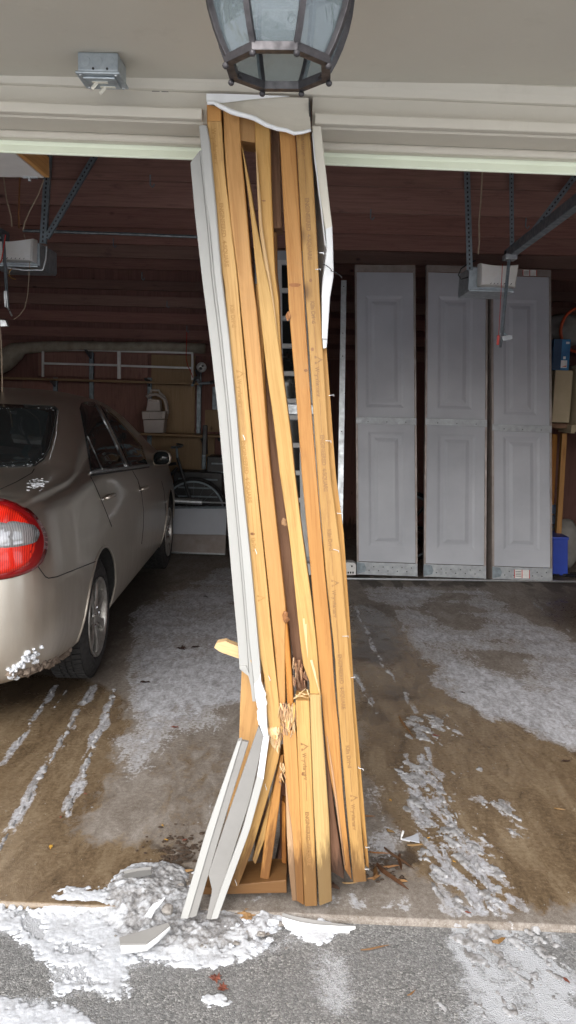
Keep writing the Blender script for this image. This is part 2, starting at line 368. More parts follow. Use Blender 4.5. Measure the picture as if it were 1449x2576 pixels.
# ================================================================== the setting
YF = 2.17                      # front edge of the slab
XL, XR, YB, ZC = -3.45, 2.95, 8.62, 2.80
def px_soft(px, py, polys, k):
    m = np.zeros(px.shape)
    for p in polys: m = np.maximum(m, inside(px, py, p).astype(float))
    return blur(m, k)
def grid_mesh(xs, ys, Z, keep=None, attrs=None):
    nx, ny = len(xs), len(ys); X, Y = np.meshgrid(xs, ys)
    v = np.stack([X.ravel(), Y.ravel(), Z.ravel()], 1)
    i = np.arange((ny-1)*(nx-1)); r = i // (nx-1); c = i % (nx-1); a = r*nx+c
    f = np.stack([a, a+1, a+nx+1, a+nx], 1)
    if keep is not None:
        f = f[keep.ravel()[f].any(1)]
        u, inv = np.unique(f, return_inverse=True); v = v[u]; f = inv.reshape(f.shape)
    else: u = np.arange(len(v))
    me = bpy.data.meshes.new('grid'); me.vertices.add(len(v)); me.vertices.foreach_set('co', v.ravel())
    me.loops.add(f.size); me.loops.foreach_set('vertex_index', f.ravel().astype(np.int32))
    me.polygons.add(len(f)); me.polygons.foreach_set('loop_start', np.arange(0, f.size, 4, dtype=np.int32)); me.polygons.foreach_set('loop_total', np.full(len(f), 4, np.int32))
    me.update(calc_edges=True)
    for k, A in (attrs or {}).items():
        at = me.attributes.new(k, 'FLOAT', 'POINT'); at.data.foreach_set('value', A.ravel()[u].astype(np.float32))
    return me

# the snowy street side behind the photographer, the driveway and the slab
obj('snowy_ground', pydata([(-250,-250,-.062),(250,-250,-.062),(250,60,-.062),(-250,60,-.062)], [(0,1,2,3)]), M['snow_far'], kind='structure')
def dense(a, b, c, d, fine, coarse): return np.concatenate([np.arange(a, b, coarse), np.arange(b, c, fine), np.arange(c, d + coarse*.5, coarse)])
TRACKS_L = [(cv(k7, p), w_, a_) for p, w_, a_ in (([(480,50),(390,190),(290,370),(200,520),(110,680),(20,830),(-20,890)], .030, 1), ([(285,55),(200,170),(125,285),(80,360),(30,410),(-10,480)], .024, .8), ([(575,75),(530,230),(470,350),(430,470),(400,560),(360,640),(345,700)], .034, .9), ([(330,80),(270,170)], .01, .7))]
TRACKS_R = [(cv(k8, p), w_, a_) for p, w_, a_ in (([(590,400),(640,520),(670,600)], .016, .8), ([(665,400),(720,520),(790,640)], .016, 1.1), ([(690,365),(725,440),(760,510)], .013, 1), ([(800,690),(850,810),(890,920)], .016, 1.1), ([(835,680),(860,730)], .014, 1), ([(920,860),(965,980),(1010,1090)], .016, 1.1), ([(785,880),(820,980),(855,1080)], .016, .9), ([(930,1000),(945,1050)], .013, .9), ([(900,1090),(930,1170)], .014, .9), ([(340,0),(390,90),(440,190)], .020, .85), ([(590,90),(610,140),(640,190)], .020, .85), ([(-40,-230),(0,-130),(40,-60),(110,60)], .0, 0), ([(1290,1220),(1350,1330)], .02, .9), ([(1000,1100),(1050,1200)], .016, .7))] + [(cv(k6, p), w_, a_) for p, w_, a_ in (([(340,790),(375,870),(410,940),(470,1070),(540,1160)], .020, .8), ([(430,990),(500,1120)], .012, .7), ([(1290,810),(1449,930)], .02, .7))]
TRACKS_R = [t_ for t_ in TRACKS_R if t_[2]]
BAND = [[(990,1945),(1030,1920),(1090,1915),(1135,1990),(1150,2050),(1230,2120),(1265,2200),(1290,2250),(1345,2340),(1400,2440),(1470,2520),(1480,2600),(1190,2600),(1170,2440),(1130,2300),(1095,2250),(1060,2150),(1030,2060),(1010,1990)], [(1020,1805),(1130,1800),(1150,1850),(1090,1880),(1040,1860)], [(1140,1940),(1200,1935),(1190,1965),(1150,1965)], [(1180,2010),(1260,2000),(1300,2040),(1330,2110),(1300,2130),(1290,2060)], [(1335,2300),(1400,2360),(1440,2440),(1460,2560),(1400,2540),(1370,2420)], [(1090,2510),(1130,2515),(1128,2580),(1092,2580)]]
MAIN = [[(-200,2245),(-20,2255),(55,2278),(25,2323),(0,2363),(-200,2380)],
        [(110,2285),(165,2243),(262,2236),(300,2200),(440,2190),(520,2290),(520,2398),(512,2430),(430,2425),(360,2413),(322,2440),(327,2480),(350,2505),(300,2522),(205,2485),(150,2505),(122,2438),(80,2398),(55,2365),(20,2352),(10,2322),(60,2292)],
        [(500,2385),(600,2385),(700,2368),(700,2385),(610,2410),(510,2430)], [(740,2330),(830,2330),(850,2350),(800,2372),(740,2360)],
        [(-200,2520),(20,2500),(130,2520),(230,2560),(60,2640),(-200,2640)], [(190,2545),(250,2560),(240,2600),(180,2590)], [(500,2512),(575,2505),(580,2525),(520,2540)]]
def film(X, Y, px, py, tracks, k):
    """thin smeared slush: tracks and the trampled band"""
    r = np.zeros(X.shape); w_ = fbm(X*9, Y*9, 4, 71)-.5
    for pts, wd, a in tracks:
        z_ = 0 if pts[0][1] < 2290 else DZ
        d, al = segdist(X + .03*w_, Y, [tuple(G(x, y, z_)[:2]) for x, y in pts]); r = np.maximum(r, a*.72*sm(1-d/(wd*1.2), 0, .8)*(.25 + 1.1*sm(fbm(X*30, Y*9, 4, 72), .35, .65)))
    th_ = R(24); U = X*math.cos(th_) + Y*math.sin(th_); V = -X*math.sin(th_) + Y*math.cos(th_)
    b = px_soft(px + 90*w_, py + 60*(fbm(X*9, Y*9, 4, 73)-.5), BAND, k)
    return np.maximum(r, b*(np.where(Y < YF, .16, .03) + 1.0*sm(fbm(U*34, V*10, 5, 74), .40, .66)))
xs = dense(-4, -1.1, 1.1, 4, .006, .04); ys = dense(-4, 1.55, YF+.05, YF+.06, .006, .04); X, Y = np.meshgrid(xs, ys)
px, py = proj(X, Y, np.full(X.shape, DZ)); front = Y > 1.2
frost = px_soft(px + 190*(fbm(X*8, Y*8, 5, 5)-.5), py + 110*(fbm(X*8, Y*8, 5, 6)-.5), [[(800,2420),(850,2410),(915,2430),(905,2560),(830,2550),(790,2500)], [(1150,2330),(1330,2330),(1470,2500),(1500,2640),(1180,2640)], [(1090,2510),(1130,2510),(1130,2580),(1090,2580)], [(560,2370),(820,2340),(800,2400),(560,2420)]], 5)*front
frost = np.maximum(frost*.62, .95*px_soft(px + 60*(fbm(X*14, Y*14, 4, 41)-.5), py + 40*(fbm(X*14, Y*14, 4, 42)-.5), MAIN, 5)*front)
frost = np.maximum(frost, film(X, Y, px, py, TRACKS_R, 5)*front)
frost = frost + 1.2*sm(fbm(X*1.3, Y*1.3, 5, 9), .38, .55)*sm(-Y, -1.5, -1.0)  # extra snow cover added on the unseen driveway for its bounce light
Z = DZ + .003*(fbm(X*3, Y*3, 3, 2)-.5)
obj('driveway', grid_mesh(xs, ys, Z, None, dict(frost=frost)), M['asphalt'], smooth=True, kind='structure')

# slab with its wet, dark and frosty stains, plus painted shade under the car
xs = dense(XL, -1.8, 1.8, XR, .008, .03); ys = dense(YF, YF+.001, 4.6, YB, .008, .02); X, Y = np.meshgrid(xs, ys)
px, py = proj(X, Y, np.zeros(X.shape)); wx = fbm(X*5, Y*5, 4, 11) - .5 + .55*(fbm(X*19, Y*9, 4, 13) - .5); wy = fbm(X*5, Y*5, 4, 12) - .5 + .55*(fbm(X*19, Y*9, 4, 16) - .5)
sc_ = 300 / np.maximum(Y, 1); qx = px + wx*sc_*1.6; qy = py + wy*sc_*.8
frostR = [(874,1470),(935,1500),(984,1532),(1034,1575),(1049,1612),(1124,1690),(1184,1773),(1274,1815),(1374,1875),(1449,1885),(1700,1930),(1900,1750),(1500,1640),(1370,1590),(1300,1560),(1220,1480),(1100,1470)]
frostL = [(330,1560),(420,1500),(520,1440),(600,1420),(690,1440),(690,1720),(600,1780),(560,1850),(480,1850),(400,1900),(330,1960),(240,2050),(205,2100),(250,1990),(300,1880),(330,1800),(380,1750),(330,1690)]
frostM = [(900,1880),(960,2000),(1000,2090),(985,2200),(920,2230),(905,2000)]
edge = [(330,2300),(420,2240),(800,2225),(960,2238),(1250,2268),(1449,2290),(1700,2310),(1700,2400),(300,2400)]
frost = px_soft(qx, qy, [frostR, frostL], 10) * (.40 + .55*(fbm(X*4, Y*4, 4, 21) - .3) + .35*sm(fbm(X*2.2, Y*6, 4, 22), .4, .7))
frost -= .45*px_soft(qx, qy, [[(1064,1482),(1190,1482),(1215,1590),(1110,1590)], [(1199,1600),(1320,1600),(1300,1690),(1200,1690)]], 12)
frost += .75*px_soft(qx, qy, [[(1010,1590),(1120,1660),(1230,1720),(1449,1730),(1500,1880),(1374,1860),(1220,1790),(1120,1700)], [(380,1700),(560,1640),(610,1700),(560,1760),(420,1800),(350,1800)]], 12)*sm(fbm(X*7, Y*7, 4, 24), .3, .6)
frost += .55*px_soft(qx, qy, [frostM], 8) + .35*px_soft(qx, qy, [edge], 4)*sm(fbm(X*12, Y*12, 3, 8), .35, .6)
frost += .35*px_soft(qx, qy, [[(420,1990),(560,1900),(600,2000),(560,2120),(430,2150)]], 15)*sm(fbm(X*9, Y*9, 4, 31), .4, .7)
wet = px_soft(qx, qy, [[(-400,1700),(180,1700),(330,1740),(290,1880),(240,2010),(200,2110),(330,2130),(430,2150),(380,2300),(-400,2300)],
                       [(880,1500),(980,1545),(1034,1580),(1060,1640),(1184,1775),(1274,1815),(1374,1875),(1800,1930),(1800,2300),(1449,2278),(1250,2262),(1010,2230),(975,2090),(905,1900),(870,1600)]], 9)
wet += .42*px_soft(qx, qy, [[(330,1880),(480,1850),(640,1850),(640,2190),(420,2190),(330,2150)], [(330,1480),(470,1440),(600,1440),(420,1620)]], 18)
wet += .6*px_soft(qx, qy, [[(1300,1500),(1500,1480),(1700,1650),(1449,1640)]], 12)
dark = 1.0*px_soft(qx, qy, [[(870,1500),(960,1510),(1010,1560),(1040,1640),(1000,1680),(900,1680)]], 12)*(.55+.6*(fbm(X*8, Y*8, 4, 3)-.3))
dark += .8*px_soft(qx, qy, [[(1310,1490),(1500,1470),(1700,1650),(1449,1610),(1380,1560)]], 12)
dark += .75*px_soft(qx, qy, [[(-300,1400),(430,1430),(420,1500),(300,1640),(240,1740),(120,1760),(-300,1900)]], 18)  # shade below the car body, put into the slab colour
dark += .55*px_soft(qx, qy, [[(900,1690),(1060,1700),(1180,1810),(1060,1860),(920,1850)], [(240,1800),(330,1740),(300,1860),(250,1900)]], 15)*sm(fbm(X*6, Y*6, 4, 14), .3, .7)
dark += 1.0*px_soft(qx, qy, [[(400,2110),(480,2100),(510,2170),(400,2165)], [(905,2150),(1010,2140),(1030,2215),(920,2215)]], 4)*sm(fbm(X*25, Y*25, 3, 15), .4, .6)
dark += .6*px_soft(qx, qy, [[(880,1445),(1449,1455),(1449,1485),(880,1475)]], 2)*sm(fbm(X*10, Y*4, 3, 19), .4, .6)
frost = np.maximum(frost, film(X, Y, px, py, TRACKS_L + TRACKS_R, 4))
frost *= 1 - .75*sm(-(Y-YF), -.05, -.012)
Z = .0025*(fbm(X*4, Y*4, 3, 4)-.5)
Z[0, :] = DZ - .004 + .006*(fbm(xs*9, xs*0, 3, 4)-.5)
me = grid_mesh(xs, ys, Z, None, dict(frost=np.clip(frost, 0, 1.4), wet=np.clip(wet, 0, 1), dark=np.clip(dark, 0, 1)))
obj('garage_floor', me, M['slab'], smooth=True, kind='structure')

# walls, joists, roof deck
BM = MB().box((XL-.12, 2.40, 0), (XL, YB, 3.13)).mesh(); obj('garage_wall_left', BM, M['darkwood'], kind='structure')
BM = MB().box((XR, 2.40, 0), (XR+.12, YB, 3.13)).mesh(); obj('garage_wall_right', BM, M['darkwood'], kind='structure')
bw = obj('garage_wall_back', boxmesh((XL-.12, YB, 0), (XR+.12, YB+.1, 3.13)), M['darkwood'], kind='structure')
def cyl_wood(name, a, b, mat, parent, bevel=.004):
    """a board along its long axis, in its own frame with z along the length"""
    a, b = Vector(a), Vector(b); d = b - a; ax = max(range(3), key=lambda i: d[i]); c = (a+b)/2
    Mx = Matrix.Translation(c) @ (Matrix.Rotation(R(90), 4, 'Y') if ax == 0 else Matrix.Rotation(R(90), 4, 'X') if ax == 1 else Matrix.Identity(4))
    return obj(name, MB().box(a, b).mesh(bevel), mat, parent, Mx)
for i, (z0, z1) in enumerate(((1.93, 2.04), (2.09, 2.19), (2.25, 2.36), (2.42, 2.53), (2.59, 2.69))):
    cyl_wood('plank', (XL+.02, YB-.06, z0), (XR-.02, YB-.001, z1), M['darkwood'], bw)
deck = obj('garage_ceiling', boxmesh((XL-.12, 2.40, 3.08), (XR+.12, YB+.1, 3.18)), M['darkwood'], kind='structure')
for i in range(9):
    y = 2.95 + i*.70
    cyl_wood('joist', (XL+.005, y, ZC), (XR-.005, y+.04, ZC+.235), M['darkwood'], deck)
for i in range(9):
    x = -3.1 + i*.72
    cyl_wood('roof_board', (x, 2.45, 3.048), (x+.6, YB-.01, 3.068), M['darkwood'], deck)
# wall above the opening, porch soffit, eave
obj('front_wall', boxmesh((-6, 2.42, 2.25), (6, 2.45, 3.22)), M['darkwood'], kind='structure')
obj('front_wall_side', join([boxmesh((XL-2.5, 2.30, -.02), (XL+.1, 2.415, 2.19)), boxmesh((XR-.05, 2.30, -.02), (XR+3, 2.415, 2.19))]), M['tan'], kind='structure')
obj('porch_soffit', boxmesh((-6, 1.36, 2.332), (6, 2.42, 2.42), .004), M['soffit'], kind='structure')
obj('eave_board', boxmesh((-6, 1.335, 2.334), (6, 1.3575, 2.50), .004), M['trim'], kind='structure')
obj('porch_roof', boxmesh((-6, 1.30, 2.51), (6, 2.6, 3.25)), M['darkwood'], kind='structure')  # unseen block closing the soffit top, added to keep light off the header

# ---- header trim over each opening, parts butted in depth
def slope(x): return -.015 * x      # the old header sags to the right
def run(mb, prof, x0, x1, n=14, wob=.0):
    """extrude a closed (Y, z) profile along x"""
    vs_ = []; m = len(prof)
    for i in range(n+1):
        x = x0 + (x1-x0)*i/n; dz = slope(x) + wob*(mnoise.noise(Vector((x*2.1, 3.3, m))))
        vs_ += [Vector((x, y, z+dz)) for y, z in prof]
    f = [tuple(range(m-1, -1, -1)), tuple(n*m+k for k in range(m))]
    for i in range(n):
        for k in range(m): f.append((i*m+k, i*m+(k+1) % m, (i+1)*m+(k+1) % m, (i+1)*m+k))
    return mb.add(vs_, f)
def header(x0, x1, label, fx0, fx1):
    h = thing('door_header', label, 'header trim', ((x0+x1)/2, 2.25, 2.2), 'painted headers over the two openings')
    # crown moulding (ogee) - against the soffit
    cr = [(2.245, 2.345), (2.192, 2.345), (2.190, 2.338), (2.196, 2.331), (2.203, 2.322), (2.207, 2.312), (2.2095, 2.304), (2.216, 2.302), (2.245, 2.302)]
    obj('crown_moulding', run(MB(), cr, fx0, fx1, 20, .002).mesh(), M['tan'], h)
    obj('fascia_board', run(MB(), [(2.222, 2.3045), (2.222, 2.226), (2.2445, 2.226), (2.2445, 2.3045)], fx0, fx1, 20, .0015).mesh(), M['tan'], h)
    obj('casing_ledge', run(MB(), [(2.196, 2.255), (2.194, 2.251), (2.194, 2.231), (2.197, 2.2285), (2.2215, 2.2285), (2.2215, 2.259)], x0, x1, 20, .001).mesh(), M['tan'], h)
    obj('head_jamb', run(MB(), [(2.225, 2.2245), (2.40, 2.2245), (2.40, 2.245), (2.225, 2.245)], x0, x1, 8).mesh(), M['tan'], h)
    obj('door_stop', run(MB(), [(2.328, 2.2235), (2.326, 2.219), (2.326, 2.209), (2.330, 2.205), (2.360, 2.205), (2.360, 2.2235)], x0, x1, 8).mesh(), M['tan'], h)
    obj('weather_strip', run(MB(), [(2.361, 2.2235), (2.363, 2.195), (2.357, 2.176), (2.359, 2.172), (2.366, 2.172), (2.372, 2.195), (2.372, 2.2235)], x0, x1, 20, .002).mesh(), M['green'], h)
    return h
xa, xb = P(522, 290, 2.22).x, P(781, 300, 2.22).x
hl = header(-6, xa - .012, 'tan painted header trim with pale green weatherstrip over the left opening', -6, xa - .002)
hr = header(xb + .012, 6, 'tan painted header trim with a small dark scratch over the right opening', xb + .004, 6)
# the short length of crown behind the lantern
obj('crown_moulding', run(MB(), [(2.245, 2.345), (2.192, 2.345), (2.190, 2.338), (2.196, 2.331), (2.203, 2.322), (2.207, 2.312), (2.2095, 2.304), (2.216, 2.302), (2.245, 2.302)], xa-.0019, xb+.0039, 4).mesh(), M['tan'], hl)
for px_, py_, w_ in ((1070, 301, .03), (392, 229, .02), (415, 230, .018)):
    q = P(px_, py_, 2.2215); obj('scratch', boxmesh((q.x-w_/2, q.y-.0012, q.z-.0012), (q.x+w_/2, q.y+.001, q.z+.0012)), M['black'], hr if px_ > 724 else hl)

# ================================================================== the smashed post between the two openings
post = thing('broken_post', 'smashed built-up post of yellow wood studs leaning between the two openings', 'post', (.05, 2.25, 0))
def resamp(pts, n):
    """polyline (x, y) sampled evenly over its length in y"""
    ys_ = [p[1] for p in pts]; out = []
    for i in range(n+1):
        y = ys_[0] + (ys_[-1]-ys_[0])*i/n
        for (x0, y0), (x1, y1) in zip(pts[:-1], pts[1:]):
            if (y0 <= y <= y1) or (y1 <= y <= y0): out.append((x0 + (x1-x0)*((y-y0)/(y1-y0) if y1 != y0 else 0), y)); break
        else: out.append(pts[-1])
    return out
def strip(name, L, Rr, Y0, Y1=None, th=.089, mat='pine', parent=None, n=22, ch=.0022, jag=(0, 0), seed=0, **kw):
    """a stud whose front face has the edges L and Rr (top to bottom), front face at depth Y0 (top) to Y1 (bottom)"""
    Y1 = Y0 if Y1 is None else Y1
    La, Ra = resamp(L, n), resamp(Rr, n); rings = []; rnd = random.Random(seed)
    for i in range(n+1):
        Yq = Y0 + (Y1-Y0)*i/n; a, b = P(*La[i], Yq), P(*Ra[i], Yq)
        u = (b-a); wdt = u.length; c = min(ch, wdt*.3); u = u / max(wdt, 1e-6); back = Vector((0, th, 0)); f = Vector((0, 1, 0))
        rings.append([a + f*c, a + u*c, b - u*c, b + f*c, b + back - f*c, b + back - u*c, a + back + u*c, a + back - f*c])
    ax = ((rings[0][0]+rings[0][3]) - (rings[-1][0]+rings[-1][3])).normalized()
    for e, j in ((0, jag[0]), (n, -jag[1])):
        if j:
            for k in range(8): rings[e][k] = rings[e][k] + ax * j * rnd.uniform(-.3, 1) * (1 if e == 0 else 1)
    v = [p for r in rings for p in r]; f = [tuple(range(7, -1, -1)), tuple(n*8+k for k in range(8))]
    for i in range(n):
        for k in range(8): f.append((i*8+k, i*8+(k+1) % 8, (i+1)*8+(k+1) % 8, (i+1)*8+k))
    c = sum(v, Vector())/len(v)
    xx = Vector((0, 1, 0)).cross(ax).normalized(); yy = ax.cross(xx)
    Mx = Matrix((( xx.x, yy.x, ax.x, c.x), (xx.y, yy.y, ax.y, c.y), (xx.z, yy.z, ax.z, c.z), (0, 0, 0, 1)))
    return obj(name, MB().add(v, f).mesh(), M[mat], parent or post, Mx, **kw)

def spike(a, b, w, mat='fresh', parent=None, d=None, name='splinter'):
    a, b = Vector(a), Vector(b); t = (b-a).normalized(); u = t.cross(Vector((0, 1, 0))).normalized(); d = d or w*.8
    m = MB(); v = []
    for s, k in ((0, 1), (.45, .8), (.8, .45)):
        p = a + (b-a)*s + u*random.uniform(-.15, .15)*w
        v += [p + u*w*k/2, p + Vector((0, d*k, 0)), p - u*w*k/2, p - Vector((0, d*k*.35, 0))]
    v.append(b); f = [(0,1,2,3)] + [(i*4+k, i*4+(k+1) % 4, i*4+4+(k+1) % 4, i*4+4+k) for i in (0, 1) for k in range(4)] + [(8+k, 8+(k+1) % 4, 12) for k in range(4)]
    return obj(name, m.add(v, f).mesh(), M[mat], parent or post, Matrix.Translation(a))
YP = 2.20
# back row first
strip('stud', cv(c2, [(730,330),(762,1255)]), cv(c2, [(822,370),(842,1255)]), 2.262, mat='oldwood', seed=3)
strip('stud', cv(c2, [(762,1290),(770,1660)])+cv(c3, [(700,400),(718,900)]), cv(c2, [(795,1290),(800,1660)])+cv(c3, [(712,400),(722,900)]), 2.29, th=.04, mat='pine2')
strip('stud', cv(c2, [(455,200),(462,470)]), cv(c2, [(606,250),(606,492)]), 2.214, mat='pine2', seed=4)                       # short block under the wrap
strip('stud', cv(c3, [(492,300),(510,620),(560,1300),(600,1900)]), cv(c3, [(530,300),(560,620),(585,1300),(625,1900)]), 2.236, th=.04, mat='pine')  # thin lath deep between the studs
strip('stud', cv(c3, [(535,560),(585,1300),(640,2000)])+cv(c4, [(600,800),(700,1500),(742,1850)]), cv(c3, [(600,560),(680,1300),(725,2000)])+cv(c4, [(715,800),(800,1600),(835,1850)]), 2.262, mat='oldwood', jag=(0, .05), seed=5)
strip('stud', cv(c5, [(540,290),(528,560),(522,790),(440,1290),(400,1500)]), cv(c5, [(690,290),(690,500),(640,790),(560,1290),(520,1500)]), 2.285, 2.32, th=.038, mat='pine2')      # rear stud beyond the casing
# front row, left to right
A = strip('stud', cv(c2, [(173,302),(235,900),(300,1640)])+cv(c3, [(205,200),(262,800),(320,1400),(372,2000)])+cv(c4, [(350,850),(430,1720)])+cv(c5, [(690,330),(712,600),(733,770)]),
      cv(c2, [(302,302),(332,760),(402,1340),(441,1660)])+cv(c3, [(370,700),(440,1450),(496,2000)])+cv(c4, [(490,1020),(545,1590),(590,2000)])+cv(c5, [(800,560),(808,690),(815,755)]), YP, jag=(0, .02), n=30, mat='pine', seed=1)
strip('stud', cv(c2, [(172,150),(174,299)]), cv(c2, [(300,180),(301,299)]), YP+.001, mat='pine2', n=4)
B = strip('stud', cv(c2, [(318,185),(332,600),(382,1200),(446,1660)])+cv(c3, [(382,700),(453,1450),(504,2000)])+cv(c4, [(500,1020),(557,1590),(597,2040)]),
      cv(c2, [(462,185),(472,480),(512,900),(576,1670)])+cv(c3, [(502,480),(542,900),(612,1800)])+cv(c4, [(620,880),(655,1200),(645,1600),(650,2060)]), YP+.004, mat='pine2', n=30, jag=(0, .03), seed=2)
strip('stud', cv(c4, [(622,1180),(634,1500),(655,1800),(666,2040)]), cv(c4, [(652,1180),(682,1500),(705,1750),(722,2040)]), YP+.007, mat='pine2', jag=(0, .03), seed=8)
E = strip('stud', cv(c2, [(600,260),(606,560),(640,1000),(690,1660)])+cv(c3, [(640,420),(692,800),(738,1130)]), cv(c2, [(735,330),(747,900),(781,1660)])+cv(c3, [(700,420),(722,900),(744,1130)]), YP+.012, mat='pine3', n=26, seed=6)
D = strip('stud', cv(c2, [(488,542),(520,800),(570,1200),(612,1660)])+cv(c3, [(540,600),(602,1150),(652,1480),(712,2000)])+cv(c4, [(692,600),(742,1100),(790,1560),(826,1800),(862,1812),(868,1990)]),
      cv(c2, [(492,542),(545,800),(606,1170),(690,1600)])+cv(c3, [(640,420),(690,760),(742,1130),(812,1650)])+cv(c4, [(735,0),(802,540),(882,1100),(927,1500),(958,1900),(966,1990)]), YP-.006, mat='pine3', n=34, jag=(0, .025), seed=7)
# the pale torn face where the yellow stud split
strip('split_face', cv(c2, [(608,560),(618,850),(640,1280),(700,1660)])+cv(c3, [(600,220),(655,560),(700,900)]), cv(c2, [(612,560),(640,850),(668,1250),(734,1660)])+cv(c3, [(632,260),(672,560),(706,900)]), YP-.004, th=.03, mat='fresh', n=24, jag=(.0, .0))
Gs = strip('stud', cv(c2, [(818,360),(852,1000),(892,1660)])+cv(c3, [(790,500),(832,1000),(872,1500),(907,2000)])+cv(c4, [(862,700),(912,1300),(962,1850)])+cv(c5, [(1090,560),(1112,800),(1132,1000),(1172,1150),(1242,1660)]),
      cv(c2, [(960,380),(1000,1100),(1030,1660)])+cv(c3, [(940,600),(985,1300),(1041,2000)])+cv(c4, [(1005,900),(1060,1450),(1096,2000)])+cv(c5, [(1195,600),(1235,1200),(1292,1745)]), YP+.003, mat='pine2', n=34, jag=(0, .01), seed=9)
H = strip('stud', cv(c2, [(966,380),(1001,1000),(1036,1660)])+cv(c3, [(962,700),(1031,1750),(1047,2000)])+cv(c4, [(1012,900),(1091,1600),(1112,2000)])+cv(c5, [(1201,600),(1251,1200),(1301,1755)]),
      cv(c2, [(1090,380),(1121,760),(1170,1660)])+cv(c3, [(1090,800),(1135,1500),(1165,2000)])+cv(c4, [(1145,700),(1195,1300),(1245,1900)])+cv(c5, [(1292,500),(1332,1000),(1366,1500),(1392,1748)]), YP-.003, mat='pine', n=34, seed=10)
strip('stud', cv(c3, [(1080,720),(1120,1400),(1165,2000)])+cv(c4, [(1130,700),(1180,1300),(1235,1900)])+cv(c5, [(1285,500),(1340,1200),(1385,1640)]), cv(c3, [(1128,860),(1175,1500),(1212,2006)])+cv(c4, [(1170,500),(1225,1300),(1262,1900)])+cv(c5, [(1312,500),(1372,1200),(1410,1660)]), YP+.016, mat='pine', th=.07, n=28, seed=11)
# lower front studs
J = strip('stud', cv(c5, [(818,745),(836,1000),(852,1450),(890,1860)]), cv(c5, [(912,735),(936,1150),(966,1905)]), YP-.012, mat='pine2', n=20, jag=(.015, .006), seed=12)
K = strip('stud', cv(c5, [(908,516),(921,850),(938,1250),(969,1918)]), cv(c5, [(1001,516),(1016,900),(1031,1300),(1056,1914)]), YP-.016, mat='pine', n=20, seed=13)
Lw = strip('stud', cv(c4, [(868,1960)])+cv(c5, [(1006,540),(1017,850),(1033,1250),(1068,1905)]), cv(c4, [(966,1960)])+cv(c5, [(1083,580),(1106,900),(1137,1350),(1156,1870)]), YP-.0195, mat='pine3', n=24, jag=(.0, .008), seed=14)
strip('stud', cv(c5, [(1088,560),(1112,900),(1134,1250),(1150,1700)]), cv(c5, [(1100,560),(1145,1000),(1170,1250),(1238,1690)]), YP+.022, mat='oldwood', n=16, jag=(0, .03), seed=15)
strip('split_face', cv(c5, [(1118,760),(1150,1000),(1172,1160),(1238,1640)]), cv(c5, [(1124,760),(1166,1000),(1188,1160),(1248,1640)]), YP-.001, th=.03, mat='torn', n=14)
strip('split_face', cv(c5, [(838,1080),(846,1400),(862,1690),(884,1880)]), cv(c5, [(842,1080),(884,1400),(905,1690),(916,1880)]), YP-.0145, th=.03, mat='torn', n=14)
# kicked-out foot of the left stud and loose pieces in the cavity
A2 = strip('stud', cv(c5, [(735,770),(690,1050),(560,1400),(452,1770)]), cv(c5, [(808,760),(797,900),(722,1160),(610,1540),(515,1788)]), YP, YP-.015, mat='pine', n=18, jag=(.02, .005), seed=16)
strip('stud', cv(c5, [(795,935),(745,1180),(705,1400),(663,1722)]), cv(c5, [(822,945),(800,1200),(772,1420),(728,1722)]), YP+.03, YP+.02, mat='pine2', n=12, jag=(.03, .008), seed=17)
strip('stud', cv(c5, [(742,1150),(690,1340),(612,1600)]), cv(c5, [(765,1150),(712,1420),(640,1620)]), YP+.05, YP+.03, mat='pine3', th=.02, n=8, jag=(.02, .01), seed=18)
strip('stud', cv(c5, [(815,1230),(812,1620)]), cv(c5, [(840,1230),(845,1630)]), YP+.07, mat='pine2', n=6, jag=(.02, 0), seed=19)
strip('stud', cv(c5, [(640,1300),(620,1620)]), cv(c5, [(715,1260),(700,1640)]), YP+.11, mat='oldwood', n=6, seed=20)
strip('stud', cv(c5, [(800,900),(800,1500),(760,1700)]), cv(c5, [(900,900),(900,1500),(870,1700)]), YP+.12, mat='oldwood', n=8, seed=21)
# plank stub poking out to the left
obj('plank_stub', MB().prism([P(x, y, 2.262) for x, y in ((539,1629),(545,1617),(568,1613),(575,1617),(612,1631),(612,1661),(585,1651),(556,1641),(549,1637))], (0, .03, 0)).mesh(), M['fresh'], post, Matrix.Translation(P(570, 1630, 2.262)) @ Matrix.Rotation(R(105), 4, 'Y'))
# crushed fibres
for (x0, y0, x1, y1, w_) in ((735,700,772,800,.020),(760,700,800,790,.022),(790,705,802,840,.014),(745,760,770,850,.016),(770,760,790,880,.014),(812,560,820,690,.010),(830,560,845,740,.010),(850,600,856,735,.012),(870,560,866,745,.014),(880,560,900,740,.016),(892,540,900,640,.01),(820,720,850,745,.012),(858,735,895,745,.012)):
    spike(P(*c5(x0, y0), YP-.004), P(*c5(x1, y1), YP-.014), w_, 'fresh')
for (x0, y0, x1, y1, w_) in ((893,505,985,425,.0035),(905,478,1005,498,.003),(930,462,1000,476,.003),(905,500,950,466,.003),(985,440,1005,498,.003),(920,490,1010,462,.0025),(830,1000,815,950,.004),(800,960,825,1010,.004),(806,1020,830,1080,.004),(600,240,630,300,.003)):
    spike(P(*c5(x0, y0), YP-.012), P(*c5(x1, y1), YP-.02), w_, 'fresh')
for (x0, y0, x1, y1, w_) in ((745,1700,770,1905,.012),(770,1650,790,1860,.012),(795,1690,800,1890,.010),(730,1640,755,1800,.012),(810,1760,845,1840,.012)):
    spike(P(*c4(x0, y0), YP+.035), P(*c4(x1, y1), YP+.03), w_, 'oldwood')
for (x0, y0, x1, y1, w_) in ((815,1280,840,1560,.006),(830,1330,850,1640,.005),(880,1650,940,1900,.007),(900,1720,960,1960,.006)):
    spike(P(*c4(x0, y0), YP-.0075 if x0 < 860 else YP-.02), P(*c4(x1, y1), YP-.009 if x0 < 860 else YP-.021), w_, 'fresh', d=.002)
rf = random.Random(21)
